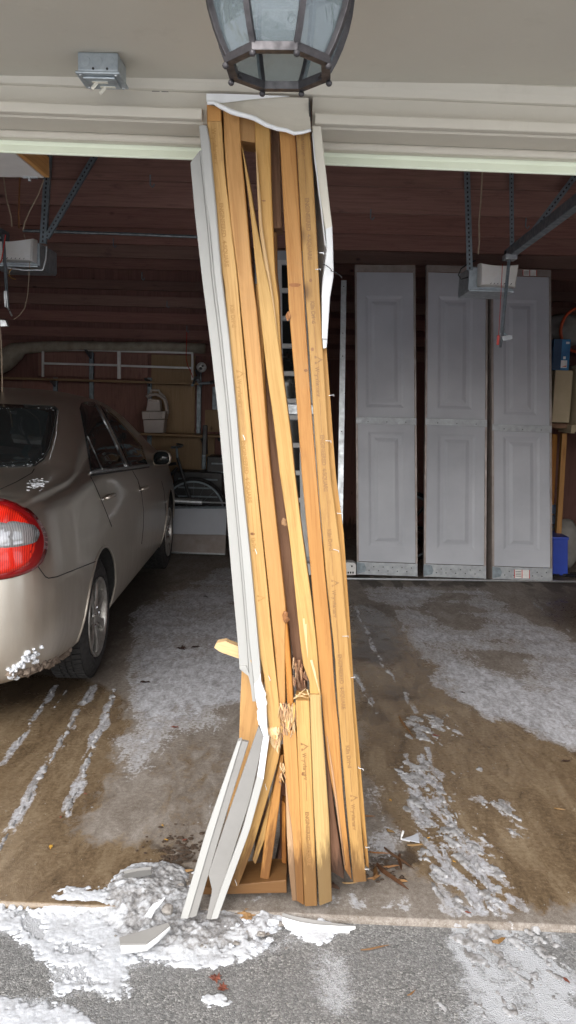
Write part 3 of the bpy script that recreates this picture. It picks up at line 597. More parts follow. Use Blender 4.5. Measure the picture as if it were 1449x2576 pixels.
for k in range(95):
    u = rf.random(); x0 = rf.uniform(800, 905); y0 = rf.choice((rf.uniform(520, 590), rf.uniform(690, 770))); L_ = rf.uniform(30, 120)
    if k > 60: x0, y0, L_ = rf.uniform(730, 812), rf.uniform(690, 800), rf.uniform(20, 70)
    if k > 80: x0, y0, L_ = rf.uniform(790, 830), rf.uniform(940, 1090), rf.uniform(20, 60)
    dn = -1 if y0 > 640 and k <= 60 else 1
    spike(P(*c5(x0, y0), YP - rf.uniform(.0, .016)), P(*c5(x0 + rf.uniform(-22, 22), y0 + dn*L_), YP - rf.uniform(.008, .026)), rf.uniform(.0018, .006), rf.choice(('fresh', 'torn', 'torn', 'pine3', 'oldwood')))
for k in range(26):
    x0, y0 = rf.uniform(715, 850), rf.uniform(1620, 1850)
    spike(P(*c4(x0, y0), YP + .02), P(*c4(x0 + rf.uniform(-14, 14), y0 + rf.uniform(30, 110)), YP + rf.uniform(.0, .03)), rf.uniform(.002, .005), rf.choice(('oldwood', 'torn', 'oldwood')))
# dirt-caught fibres on the second stud
for (x, y) in ((650,1250),(660,1290),(640,420),(785,590)):
    q = P(*(c4(x, y) if x != 785 else c3(x, y)), YP-.002)
    obj('debris_tuft', lump(q, .007, (1, .5, 1.6), .8, 9, 2, x), M['wetwood'], post)

# sill plate on the slab and the footing front is the slab itself
sp = obj('sill_plate', MB().prism([P(x, y, 2.205) for x, y in cv(c5, ((262,1795),(845,1738),(848,1828),(262,1840)))], (0, .12, 0)).mesh(.003), M['pine2'], post, Matrix.Translation(P(*c5(550, 1800), 2.26)) @ Matrix.Rotation(R(92), 4, 'Y'))

# ---- stamped lettering
def text_mesh(body, size, off=.0):
    cu = bpy.data.curves.new('t', 'FONT'); cu.body = body; cu.size = size; cu.offset = off
    o = bpy.data.objects.new('t', cu); C.objects.link(o); dg = bpy.context.evaluated_depsgraph_get(); dg.update()
    me = bpy.data.meshes.new_from_object(o.evaluated_get(dg)); bpy.data.objects.remove(o); bpy.data.curves.remove(cu); return me
def place_flat(me, x, y, x2, y2, Y, length=None):
    """lay a flat mesh (x along its length, y across) on the plane Y, running from (x, y) to (x2, y2)"""
    a, b = P(x, y, Y), P(x2, y2, Y); t = (b-a); L = t.length; t.normalize(); up = Vector((0, -1, 0)).cross(t) * 1
    up = t.cross(Vector((0, 1, 0))) if up.x < 0 else up
    xsz = [v.co.x for v in me.vertices]; k = L / (max(xsz)-min(xsz)); m0 = min(xsz)
    for v in me.vertices: v.co = a + t*(v.co.x-m0)*k + up*(v.co.y)
    return me
def stamp(stud, mat, words):
    for kind, a, b, Y in words:
        ma = M[mat]
        if kind == '-':
            t = (P(*b, Y)-P(*a, Y)).normalized(); s = Vector((0, 1, 0)).cross(t)*.0007
            me = pydata([P(*a, Y)+s, P(*a, Y)-s, P(*b, Y)-s, P(*b, Y)+s], [(0,1,2,3)]); nm = 'stamp_line'
        elif kind == '^':
            # tree-in-triangle mark, apex towards the letter tops
            s = .0125; out = [(-1,-.8),(0,1.05),(1,-.8),(.35,-.8),(.35,-.35),(.62,-.35),(0,.35),(-.62,-.35),(-.35,-.35),(-.35,-.8)]
            bm = bmesh.new(); vs_ = [bm.verts.new((x*s, y*s+.004, 0)) for x, y in out]
            for q in ((0,1,6,7),(1,2,5,6),(2,3,4,5),(9,0,7,8)): bm.faces.new([vs_[i] for i in q])
            me = bpy.data.meshes.new('l'); bm.to_mesh(me); bm.free(); me = place_flat(me, *a, *b, Y); nm = 'stamp_mark'
        else:
            me = text_mesh(kind, .0155, .0006)
            for v in me.vertices: v.co.y -= .0055
            me = place_flat(me, *a, *b, Y); nm = 'stamped_lettering'
        obj(nm, me, ma, stud)
YS = YP-.003-.0006
stamp(H, 'ink', [('haeuser', c2(1030,420), c2(1038,610), YS), ('-', c2(1042,640), c2(1060,950), YS), ('ENGINEERED  4-SQUARE', c2(1065,985), c2(1095,1535), YS), ('-', c3(980,110), c3(1000,420), YS),
    ('Kiln Dried', c3(1003,455), c3(1018,655), YS), ('-', c3(1020,680), c3(1036,915), YS), ('^', c3(1040,940), c3(1044,1022), YS), ('Weyerhaeuser', c3(1044,1040), c3(1060,1310), YS), ('-', c3(1068,1330), c3(1085,1630), YS),
    ('ENGINEERED  4-SQUARE', c3(1090,1650), c4(1012,150), YS), ('-', c4(1018,175), c4(1036,460), YS), ('Kiln Dried', c4(1040,485), c4(1058,675), YS), ('-', c4(1062,690), c4(1074,900), YS), ('^', c4(1076,930), c4(1082,1000), YS),
    ('Weyerhaeuser', c4(1082,1025), c4(1098,1275), YS), ('-', c4(1104,1295), c4(1126,1590), YS), ('ENGINEERED  4-SQUARE', c4(1135,1600), c4(1170,2090), YS), ('-', c5(1244,590), c5(1258,800), YS),
    ('Kiln Dried', c5(1262,822), c5(1278,975), YS), ('-', c5(1280,990), c5(1290,1140), YS), ('^', c5(1292,1155), c5(1298,1205), YS), ('Weyerhaeuser', c5(1298,1222), c5(1312,1400), YS)])
YS2 = YP-.0006
stamp(A, 'inkfaint', [('Weyerhaeuser', c2(232,360), c2(262,690), YS2), ('-', c2(280,930), c2(292,1010), YS2), ('ENGINEERED  4-SQUARE', c2(298,1030), c2(352,1600), YS2), ('Kiln Dried', c3(285,490), c3(305,690), YS2), ('-', c3(312,720), c3(340,1040), YS2),
    ('^', c3(342,1066), c3(352,1145), YS2), ('Weyerhaeuser', c3(350,1150), c3(368,1410), YS2), ('ENGINEERED  4-SQUARE', c3(385,1700), c4(335,250), YS2), ('-', c4(345,270), c4(372,540), YS2), ('Kiln Dried', c4(362,560), c4(378,680), YS2), ('-', c4(380,700), c4(412,1040), YS2), ('^', c4(418,1068), c4(424,1130), YS2)])
YS3 = YP-.016-.0006
stamp(K, 'ink', [('^', c5(955,800), c5(962,862), YS3), ('Weyerhaeuser', c5(966,872), c5(978,1060), YS3), ('-', c5(979,1070), c5(984,1200), YS3), ('ENGINEERED  4 SQUARE', c5(986,1275), c5(1002,1640), YS3)])
# knots, as flat dark resin ovals flush with the faces
def knot(x, y, Y, rx, rz, stud):
    q = P(x, y, Y-.0005); n_ = 12
    me = pydata([q + Vector((rx*math.cos(2*math.pi*k/n_)*random.uniform(.85, 1.1), 0, rz*math.sin(2*math.pi*k/n_)*random.uniform(.85, 1.1))) for k in range(n_)], [tuple(range(n_))])
    obj('knot', me, M['wetwood'], stud)
knot(*c3(845, 312), YP+.003, .016, .0055, Gs); knot(*c3(945, 1075), YP+.003, .006, .004, Gs); knot(*c3(988, 272), YP-.003, .004, .005, H); knot(*c3(1002, 885), YP-.003, .005, .005, H)
knot(*c2(680, 1010), YP+.012, .006, .002, E); knot(*c5(957, 1015), YP-.016, .004, .006, K); knot(*c5(1038, 925), YP-.018, .003, .005, Lw); knot(*c4(358, 525), YP, .007, .004, A)

# ---- staples left in the studs
for fn, x, y, L_ in ((c4,380,660,.012),(c4,500,1790,.012),(c4,1078,660,.016),(c4,1112,340,.014),(c4,1160,1435,.018),(c4,1235,1805,.012),(c3,385,1650,.012),(c3,1030,175,.014),(c3,1150,1298,.014),(c3,1120,1700,.016),(c3,1065,25,.012),(c5,700,1090,.012),(c5,495,1735,.014),(c5,1335,970,.016),(c5,1385,1515,.012),(c5,1380,1660,.012),(c2,1180,1475,.012)):
    q = P(*fn(x, y), YP-.002 if fn is not c5 or x > 800 else YP-.014); s = random.uniform(-.35, .35)
    t = Vector((1 if x > 900 else .6, -.35, s)).normalized() if x > 900 else Vector((.35, -.4, -.7)).normalized()
    obj('staple', MB().tube([q - Vector((0, -.006, 0)), q - Vector((0, .004, 0)), q + t*L_, q + t*L_ + Vector((0, 0, -.004))], .0009, 5).mesh(), M['staple'], post)

# ================================================================== casings and torn cladding
YC = 2.178
lc = thing('door_casing', 'long pale moulded casing along the left side of the broken post', 'casing', (-.1, 2.2, 1.2), 'door casings torn from the post')
Lo = cv(c2, [(25,672),(62,1100),(125,1670)])+cv(c3, [(100,900),(165,1500),(210,2000)])+cv(c4, [(170,900),(225,1500),(240,1730)])
Lm = cv(c2, [(110,560),(186,1300),(216,1670)])+cv(c3, [(176,800),(240,1400),(290,2000)])+cv(c4, [(262,900),(310,1500),(330,1800)])
Lm2 = cv(c2, [(128,560),(204,1300),(236,1670)])+cv(c3, [(196,800),(258,1400),(306,2000)])+cv(c4, [(278,900),(328,1500),(385,2020)])
Li = cv(c2, [(102,338),(150,900),(205,1300),(236,1670)])+cv(c3, [(196,800),(258,1400),(306,2000)])+cv(c4, [(278,900),(328,1500),(378,1950)])
Lf = cv(c2, [(170,335),(188,400),(247,1000),(302,1660)])+cv(c3, [(262,800),(322,1400),(372,2000)])+cv(c4, [(350,850),(428,1720),(430,1780)])
strip('stop_strip', Lo, Lm, YC+.05, th=.016, mat='trim', parent=lc, n=30)
strip('cove_strip', Lm, Lm2, YC+.032, th=.03, mat='trim', parent=lc, n=30)
strip('casing_face', Li, Lf, YC, th=.05, mat='trim', parent=lc, n=34, ch=.003)
# torn lower end: white core
obj('torn_core', MB().prism([P(x, y, YC-.003) for x, y in cv(c4, ((428,1765),(432,1840),(455,1905),(478,1960),(470,1985),(488,2040),(480,2060),(488,2229),(470,2229),(410,2229),(395,2110),(420,2080),(388,2025),(378,1960),(372,1865),(410,1830)))], (0, .014, 0)).mesh(.001), M['pvc'], lc)
obj('torn_core', MB().prism([P(x, y, YC-.0075) for x, y in cv(c5, ((640,540),(700,540),(708,640),(722,770),(690,770),(660,680),(645,640),(655,590)))], (0, .012, 0)).mesh(.001), M['pvc'], lc)
obj('torn_core', MB().prism([P(x, y, YC+.046) for x, y in cv(c4, ((240,1728),(302,1742),(322,1800),(340,1880),(356,2020),(382,2020),(384,1950),(330,1780),(300,1700),(240,1700)))], (0, .006, 0)).mesh(.001), M['trim'], lc)
# two broken casing lengths leaning below
t1 = thing('casing_offcut', 'narrow broken length of grey casing leaning outermost left at the post foot', 'casing piece', G(470, 2305), 'casing lengths leaning at the post foot')
def quadstrip(pl, pr, Ytop, Ybot, th, mat, parent, name='face', n=12):
    return strip(name, pl, pr, Ytop, Ybot, th, mat, parent, n, .0015)
quadstrip(cv(c5, [(512,795),(300,1400),(122,2002)]), cv(c5, [(540,785),(352,1400),(175,2002)]), 2.18, 2.10, .02, 'trim', t1, 'ogee_edge')
quadstrip(cv(c5, [(535,788),(345,1400),(165,2000)]), cv(c5, [(588,800),(408,1380),(232,1985)]), 2.185, 2.105, .012, 'pvcgrey', t1, 'casing_face')
t2 = thing('casing_offcut', 'wide broken length of grey casing with white torn top leaning against the post foot', 'casing piece', G(530, 2310), 'casing lengths leaning at the post foot')
quadstrip(cv(c5, [(655,690),(480,1200),(312,1700)]), cv(c5, [(690,770),(600,1190),(435,1700)]), 2.165, 2.125, .010, 'pvcgrey', t2, 'casing_face')
quadstrip(cv(c5, [(312,1700),(338,1812),(298,2004)]), cv(c5, [(435,1700),(398,1812),(330,2008)]), 2.125, 2.105, .010, 'pvcgrey', t2, 'casing_face')
quadstrip(cv(c5, [(645,1030),(545,1400),(388,1830),(330,2008)]), cv(c5, [(690,1055),(596,1400),(442,1820),(378,2000)]), 2.142, 2.096, .03, 'trim', t2, 'casing_edge')
quadstrip(cv(c5, [(688,765),(672,850),(645,1028)]), cv(c5, [(727,780),(715,860),(690,1053)]), 2.158, 2.1425, .03, 'pvc', t2, 'torn_core')
# right casing, hanging loose with its back showing
rc = thing('door_casing', 'bent casing with bright white torn back hanging along the right side of the post', 'casing', (.2, 2.2, 1.7), 'door casings torn from the post')
strip('casing_face', cv(c2, [(1112,346),(1142,700),(1190,1040),(1232,1290)]), cv(c2, [(1190,345),(1240,800),(1262,1000),(1291,1240)]), YC+.004, th=.012, mat='tan', parent=rc, n=18)
strip('torn_core', cv(c2, [(1230,1272),(1240,1450),(1215,1660)])+cv(c3, [(1095,250),(1085,400),(1088,788)]), cv(c2, [(1291,1240),(1298,1430),(1303,1660)])+cv(c3, [(1195,215),(1160,420),(1136,790)]), YC+.002, th=.010, mat='pvc', parent=rc, n=22, jag=(.004, 0))
strip('torn_core', cv(c3, [(1092,795),(1098,860)]), cv(c3, [(1136,795),(1130,868)]), YC+.012, th=.01, mat='pvc', parent=rc, n=5, jag=(0, .006))
strip('torn_edge', cv(c2, [(1112,400),(1130,640),(1150,780),(1162,900),(1185,1060),(1222,1400)]), cv(c2, [(1118,400),(1142,640),(1164,790),(1174,900),(1196,1060),(1236,1420)]), YC, th=.016, mat='pvc', parent=rc, n=18, jag=(0, 0))
# its return, folded back towards the garage
rv = []; 
for fa, fb in zip(resamp(cv(c2, [(1116,420),(1150,780),(1196,1100),(1228,1420)])+cv(c3, [(1085,300),(1090,800)]), 18), resamp(cv(c2, [(1104,420),(1122,780),(1142,1100),(1166,1420)])+cv(c3, [(1062,300),(1088,800)]), 18)):
    rv += [P(*fa, YC+.012), P(*fa, YC+.012)*.5 + P(*fb, YC+.10)*.5 + Vector((.012, 0, 0)), P(*fb, YC+.105)]
obj('casing_return', pydata(rv, [(i*3+k, i*3+k+1, i*3+k+4, i*3+k+3) for i in range(18) for k in (0, 1)]), M['pvc'], rc, smooth=True)
for x, y in ((1075, 120), (1165, 185)):
    q = P(*c3(x, y), YC-.002); obj('bent_nail', MB().tube([q, q+Vector((.015, -.01, -.006)), q+Vector((.028, -.012, -.016)), q+Vector((.03, -.012, -.02))], .0011, 5).mesh(), M['black'], rc)

# wrap at the top, torn and folded forward
tw = thing('torn_cladding', 'torn tan sheet cladding with white edge curling at the top of the post', 'cladding', (.0, 2.19, 2.25))
low = cv(c2, [(176,140),(235,140),(290,160),(340,190),(390,222),(450,228),(530,254),(600,282),(700,326),(800,368),(880,386),(950,402),(1030,400),(1100,384)])
top = cv(c2, [(176,66),(250,66),(330,68),(400,70),(460,72),(540,75),(640,79),(740,83),(840,86),(910,89),(960,90),(1010,91),(1050,92),(1082,93)])
me = MB(); v = []
for (a, b) in zip(top, low):
    for k in range(6):
        s = k/5; q = P(a[0]+(b[0]-a[0])*s, a[1]+(b[1]-a[1])*s, 2.196 - .022*s*s); v.append(q)
n_ = len(top)
f = [(i*6+k, i*6+k+1, i*6+6+k+1, i*6+6+k) for i in range(n_-1) for k in range(5)]
mm = pydata(v, f); bm = bmesh.new(); bm.from_mesh(mm); bmesh.ops.solidify(bm, geom=bm.faces[:], thickness=.004); bm.to_mesh(mm); bm.free()
obj('sheet', mm, M['tan'], tw, smooth=False)
obj('curled_edge', MB().tube([P(x, y, 2.169) + Vector((0, 0, .002*math.sin(i*2.1))) for i, (x, y) in enumerate(low)], [.0045, .005, .006, .0065, .007, .0065, .0065, .0065, .006, .0055, .0055, .005, .0045, .004], 8).mesh(), M['pvcbright'], tw, smooth=True)
wp = [P(*p, 2.1905) for p in cv(c2, ((172,66),(330,68),(560,76),(760,84),(908,89),(760,101),(560,120),(450,135),(330,151),(250,150),(200,148),(174,140)))]
obj('bare_core', MB().prism([p - Vector((0, .009 + .012*max(0, (2.30-p.z)/.05)**1 * .5, 0)) for p in wp], (0, .003, 0)).mesh(), M['pvcbright'], tw)
obj('flap_crack', MB().tube([P(*p, 2.190) for p in cv(c2, ((1083,95),(1088,170),(1092,260),(1100,300)))], [.0008, .003, .002, .001], 5).mesh(), M['black'], tw)

# ================================================================== lantern under the soffit
def lantern():
    cx = P(701, 179, 1.58); Yl, Xl = 1.575, cx.x
    t = thing('porch_lantern', 'eight-sided weathered metal lantern with rippled glass hanging under the porch soffit', 'lantern', (Xl, Yl, 2.33))
    gm = N('rippled_lantern_glass'); v = gm.co((1, 1, .55)); nz = gm.noise(v, 26, 3, .5, 1.2)
    tr = gm.n('ShaderNodeBsdfTransparent'); tr.inputs[0].default_value = (.84, .87, .88, 1)
    gl = gm.n('ShaderNodeBsdfGlossy'); gl.inputs['Roughness'].default_value = .04; gl.inputs['Color'].default_value = (.95, .97, 1, 1)
    df = gm.n('ShaderNodeAddShader'); d1_ = gm.n('ShaderNodeBsdfDiffuse'); d1_.inputs[0].default_value = (.20, .25, .275, 1); d2_ = gm.n('ShaderNodeBsdfTranslucent'); d2_.inputs[0].default_value = (.16, .19, .205, 1); gm.l(d1_.outputs[0], df.inputs[0]); gm.l(d2_.outputs[0], df.inputs[1])
    bp = gm.n('ShaderNodeBump'); bp.inputs['Strength'].default_value = .25; bp.inputs['Distance'].default_value = .010; gm.l(nz, bp.inputs['Height']); gm.l(bp.outputs[0], gl.inputs['Normal'])
    m1 = gm.n('ShaderNodeMixShader'); lw = gm.n('ShaderNodeLayerWeight'); lw.inputs['Blend'].default_value = .5; gm.l(gm.math('ADD', gm.math('MULTIPLY', gm.math('POWER', lw.outputs['Facing'], 3.0), .45), .07, True), m1.inputs[0]); gm.l(tr.outputs[0], m1.inputs[1]); gm.l(gl.outputs[0], m1.inputs[2])
    m2 = gm.n('ShaderNodeMixShader'); m2.inputs[0].default_value = .24; gm.l(m1.outputs[0], m2.inputs[1]); gm.l(df.outputs[0], m2.inputs[2]); gm.l(m2.outputs[0], gm.o.inputs[0])
    prof = [(2.316, .141), (2.290, .1415), (2.262, .1405), (2.235, .1375), (2.205, .131), (2.174, .1205), (2.148, .109), (2.128, .098)]   # z, corner radius
    O = Vector((Xl, Yl, 0)); rot = R(22.5 - 2)
    def cr(k, r, z): a = rot + k*math.pi/4; return O + Vector((r*math.cos(a), r*math.sin(a), z))
    for k in range(8):
        mb = MB(); n_ = len(prof)
        v = []
        for z, r in prof: v += [cr(k, r-.004, z), cr(k+1, r-.004, z), cr(k+1, r-.0065, z), cr(k, r-.0065, z)]
        f = [(0,3,2,1), ((n_-1)*4, (n_-1)*4+1, (n_-1)*4+2, (n_-1)*4+3)]
        for i in range(n_-1):
            for q in range(4): f.append((i*4+q, i*4+(q+1) % 4, i*4+4+(q+1) % 4, i*4+4+q))
        obj('glass_pane', mb.add(v, f).mesh(), gm.m, t)
        # rib on each corner
        mb = MB(); v = []
        for z, r in prof:
            c = cr(k, r, z); a = rot + k*math.pi/4; u = Vector((math.cos(a), math.sin(a), 0)); s = Vector((-u.y, u.x, 0))
            v += [c + u*.005 + s*.0055, c + u*.005 - s*.0055, c - u*.009 - s*.004, c - u*.009 + s*.004]
        f = [(0,1,2,3), ((n_-1)*4+3, (n_-1)*4+2, (n_-1)*4+1, (n_-1)*4)]
        for i in range(n_-1):
            for q in range(4): f.append((i*4+q, i*4+4+q, i*4+4+(q+1) % 4, i*4+(q+1) % 4))
        obj('rib', mb.add(v, f).mesh(.001), M['bronze'], t)
    def ring(name, r0, r1, z0, z1):
        v = []; 
        for k in range(8): v += [cr(k, r1, z0), cr(k, r1, z1), cr(k, r0, z1), cr(k, r0, z0)]
        f = [(k*4+q, ((k+1) % 8)*4+q, ((k+1) % 8)*4+(q+1) % 4, k*4+(q+1) % 4) for k in range(8) for q in range(4)]
        return obj(name, MB().add(v, f).mesh(.001), M['bronze'], t)
    lowr = ring('bottom_ring', .086, .104, 2.116, 2.131)
    ring('top_ring', .10, .153, 2.288, 2.312); ring('top_rim', .10, .165, 2.3125, 2.3315)
    for k in range(8):
        c = cr(k, .101, 2.112); obj('corner_bead', lump(c, .0062, (1, 1, 1), .05, 3, 2, k), M['bronze'], lowr)
    for k, s in ((3, .1), (5, .1), (0, .1)):
        a = cr(k, .086, 2.122); b = cr(k, .080, 2.122); obj('glass_clip', MB().bar(a, b, .012, .004).mesh(.001), M['bronze'], lowr)
    cyl = MB().lathe([(0, 2.331), (.05, 2.331), (.05, 2.322), (.018, 2.32), (.018, 2.275), (0, 2.275)], Matrix.Translation(O), 20).mesh()
    obj('lamp_socket', cyl, M['white_plastic'], t)
    return t
lantern()

# ================================================================== switch box on the soffit
def switchbox():
    a, b = P(196, 140, 2.0), P(305, 147, 2.0)
    y0 = 2.332; tt = (y0-.001-CAM_H)
    def S(x, y, z): d = ray(x, y); k = (z-CAM_H)/d.z; return CP + d*k
    zb = 2.284
    near_l, near_r = S(190, 181, zb), S(300, 183, zb)
    x0, x1, yn = near_l.x, near_r.x, (near_l.y+near_r.y)/2; yf = yn + .098
    t = thing('switch_box', 'galvanised electrical box with two cream toggle switches fixed under the soffit', 'switch box', ((x0+x1)/2, (yn+yf)/2, 2.33))
    box = obj('box', boxmesh((x0+.004, yn+.004, zb+.004), (x1-.004, yf-.004, 2.3315), .004), M['boxsteel'], t)
    cov = MB().box((x0-.001, yn-.001, zb-.003), (x1+.001, yf+.001, zb+.0035)).mesh(.003); cov = obj('cover_plate', cov, M['boxsteel'], t)
    obj('raised_cover', MB().prism([(x0+.014, yn+.014, zb-.0031), (x1-.014, yn+.014, zb-.0031), (x1-.014, yf-.014, zb-.0031), (x0+.014, yf-.014, zb-.0031)], (0, 0, -.006)).mesh(.003), M['boxsteel'], t)
    for i in range(3):
        xx = x0+.024+i*(x1-x0-.048)/2; Mx = Matrix.Translation((xx, yn+.0035, (zb+2.332)/2+.003)) @ Matrix.Rotation(R(90), 4, 'X')
        obj('knockout', MB().lathe([(0, .0012), (.0105, .0012), (.0115, .0002), (.0135, .0002), (.0135, -.001)], Mx, 20).mesh(), M['boxsteel'], box)
    for i in (0, 1):
        xx = x0+.042+i*.034; Mx = Matrix.Translation((xx, yn+.0036, zb+.010)) @ Matrix.Rotation(R(90), 4, 'X')
        obj('screw_hole', MB().lathe([(0, .0006), (.003, .0006), (.003, -.001)], Mx, 10).mesh(), M['black'], box)
    for sx in (x0+.01, x1-.01):
        for sy in (yn+.008, yf-.008):
            obj('screw', MB().lathe([(0, -.003), (.003, -.0025), (.004, 0)], Matrix.Translation((sx, sy, zb-.003)), 10).mesh(), M['steel'], cov)
    xm = (x0+x1)/2
    for i, (dx, yy) in enumerate(((-.004, yn+.036), (.008, yn+.066))):
        obj('switch_plate', boxmesh((xm+dx-.018, yy-.005, zb-.0105), (xm+dx+.020, yy+.006, zb-.0085), .0006), M['cream'], t)
        m = MB().bar((xm+dx-.006, yy, zb-.010), (xm+dx-.016, yy-.008, zb-.027), .009, .008).mesh(.002)
        obj('toggle', m, M['cream'], t)
switchbox()

# ================================================================== the car in the left bay
HUBR = Vector((P(250, 1560, 4.1).x, 4.12, .325))
CAR_YAW = R(2.0)
st = [ # s, W, zb, zbelt, tg, zg, tr, zr, zt
 (0.00,.50,.43,.62,.45,.66,.36,.69,.70),(0.012,.60,.38,.70,.55,.74,.44,.77,.785),(0.04,.69,.34,.80,.62,.86,.5,.89,.90),(0.085,.765,.31,.91,.69,.97,.57,1.00,1.015),(0.14,.815,.29,.98,.735,1.04,.60,1.067,1.078),
 (0.24,.860,.27,1.01,.77,1.065,.60,1.088,1.098),(0.50,.89,.25,1.03,.79,1.08,.60,1.107,1.117),(0.82,.90,.22,1.05,.795,1.097,.60,1.13,1.14),(0.95,.90,.21,1.06,.785,1.115,.60,1.155,1.167),
 (1.10,.90,.20,1.065,.768,1.155,.60,1.225,1.24),(1.30,.90,.20,1.07,.742,1.225,.588,1.31,1.33),(1.60,.90,.20,1.07,.718,1.285,.575,1.42,1.462),(2.10,.90,.20,1.05,.712,1.29,.572,1.455,1.522),
 (2.60,.90,.20,1.03,.72,1.28,.575,1.44,1.515),(3.00,.90,.20,1.01,.735,1.22,.58,1.35,1.42),(3.40,.90,.20,.995,.77,1.11,.62,1.185,1.25),(3.75,.89,.20,.98,.80,1.01,.62,1.03,1.05),
 (4.20,.86,.22,.86,.72,.91,.55,.94,.96),(4.60,.75,.26,.72,.6,.78,.45,.80,.82),(4.78,.5,.38,.6,.42,.64,.3,.65,.66)]
ST = np.array(st)
def hermite(xk, yk, x):
    m = np.gradient(yk, xk, axis=0); i = np.clip(np.searchsorted(xk, x)-1, 0, len(xk)-2)
    h = (xk[i+1]-xk[i])[:, None]; t = ((x-xk[i])[:, None]/h)
    return (2*t**3-3*t**2+1)*yk[i] + (t**3-2*t**2+t)*h*m[i] + (-2*t**3+3*t**2)*yk[i+1] + (t**3-t**2)*h*m[i+1]
ss = np.unique(np.concatenate([np.linspace(0, .3, 26), np.linspace(.3, 4.5, 90), np.linspace(4.5, 4.78, 10)]))
par = hermite(ST[:, 0], ST[:, 1:], ss)
def section(p):
    W, zb, zbl, tg, zg, tr, zr, zt = p; h = zbl-zb
    k = min(1, max(0, (zbl-.62)/.35))
    pts = np.array([(0, zb), (.80*W, zb), (.93*W, zb+.05*min(1, h/.6)), (.975*W, zb+.18*h), (W, zb+.46*h), (.992*W, zb+.68*h), (.965*W, zb+.88*h), (.935*W, zbl), (tg+.35*(.935*W-tg)*.55, zbl+(zg-zbl)*.45), (tg, zg), ((tg+tr)/2+.012, zg+(zr-zg)*.62), (tr, zr), (tr*.78, zr+(zt-zr)*.45), (tr*.4, zt-.1*(zt-zr)), (0, zt)])
    u = np.concatenate([[0], np.cumsum(np.hypot(*np.diff(pts, axis=0).T))]); 
    # denser sampling between the control points
    q = np.concatenate([np.linspace(u[i], u[i+1], 5)[:-1] for i in range(len(u)-1)] + [[u[-1]]])
    return hermite(u, pts, q)
secs = [section(p) for p in par]
nq = len(secs[0]); ring = []
CM = Matrix.Translation(Vector((HUBR.x, HUBR.y, 0))) @ Matrix.Rotation(CAR_YAW, 4, 'Z') @ Matrix.Translation(Vector((-.885, -1.08, 0)))
bv = []
for s, sec in zip(ss, secs):
    half = [(t, z) for t, z in sec]; full = half + [(-t, z) for t, z in half[-2:0:-1]]
    bv += [Vector((t, s, z)) for t, z in full]
m_ = 2*nq-2; bf = []
for i in range(len(ss)-1):
    for k in range(m_): bf.append((i*m_+k, (i+1)*m_+k, (i+1)*m_+(k+1) % m_, i*m_+(k+1) % m_))
bf += [tuple(range(m_)), tuple((len(ss)-1)*m_ + k for k in range(m_-1, -1, -1))]
bvw = [CM @ p for p in bv]
TREE = BVHTree.FromPolygons(bvw, bf)
def hit(x, y, dmax=12):
    d = ray(x, y).normalized(); r = TREE.ray_cast(CP, d)
    if r[0] is not None: return r[0], (r[1] if r[1].dot(d) < 0 else -r[1])
    # graze: closest surface point to the ray near the car
    best = None
    for k in range(30):
        q = CP + d*(2.6+k*.2); z = TREE.find_nearest(q)
        if best is None or z[3] < best[2]: best = (z[0], z[1], z[3])
    return best[0], best[1]
car = thing('sedan', 'silver beige four-door sedan with dirty wet flanks parked nose-in on the left', 'car', (CM @ Vector((0, 2.3, 0))))
# paint: metallic with road dirt low on the flanks
n = N('champagne_paint'); v = n.co(kind='Object'); f = n.noise(v, 2.2, 6, .6); g = n.noise(n.co((2.5, 2.5, .6)), 7, 6, .7); hgt = n.n('ShaderNodeSeparateXYZ'); n.l(v, hgt.inputs[0])
low_ = n.math('MULTIPLY', n.math('SUBTRACT', .93, hgt.outputs[2]), 1.5, True)
dirt = n.math('MULTIPLY', n.ramp(g, [(.30, .25), (.72, .85)]), n.math('ADD', low_, .06), True)
col = n.mix(n.math('MULTIPLY', dirt, .55), (.68, .635, .56), (.25, .185, .135)); col = n.mix(n.ramp(f, [(.3, 0.0), (.75, .25)]), col, (.56, .51, .44))
n.set(col=col, metal=n.math('SUBTRACT', .93, n.math('MULTIPLY', dirt, .45)), rough=n.math('ADD', .33, n.math('MULTIPLY', dirt, .30)), coat=.5, crough=.08)
M['paint'] = n.m
M['liner'] = simple('wheel_well_liner', (.02, .019, .018), None, 20, .85)
bme = pydata(bvw, bf); bo = obj('body', bme, [M['paint'], M['liner']], car, CM, smooth=True)
cut = []
for s_ in (1.08, 3.80):
    for sg in (1, -1):
        mb = MB(); a = Vector((sg*.60, s_, .335)); b = Vector((sg*1.3, s_, .335)); mb.tube([a, b], .365, 40); cut.append(mb.mesh())
cm_ = join(cut); cm_.transform(CM); co_ = bpy.data.objects.new('cutter', cm_); C.objects.link(co_); cm_.materials.append(M['paint']); cm_.materials.append(M['liner'])
for p in cm_.polygons: p.material_index = 1
bd = bo.modifiers.new('b', 'BOOLEAN'); bd.object = co_; bd.operation = 'DIFFERENCE'; bd.solver = 'EXACT'
dg = bpy.context.evaluated_depsgraph_get(); dg.update(); nm = bpy.data.meshes.new_from_object(bo.evaluated_get(dg)); bo.modifiers.clear(); bo.data = nm; bpy.data.objects.remove(co_)
for p in nm.polygons:
    c = p.center; low = c.z < .23
    inw = any(abs(math.hypot(c.y-s_, c.z-.335) - .365) < .006 or math.hypot(c.y-s_, c.z-.335) < .36 and abs(c.x) < .62 for s_ in (1.08, 3.80)) and abs(c.x) < .9
    nrm = p.normal
    if inw and (abs(nrm.x) < .5 or abs(c.x) < .62): p.material_index = 1
    elif low: p.material_index = 1
nm.shade_smooth()
try: nm.set_sharp_from_angle(angle=R(38))
except Exception: pass

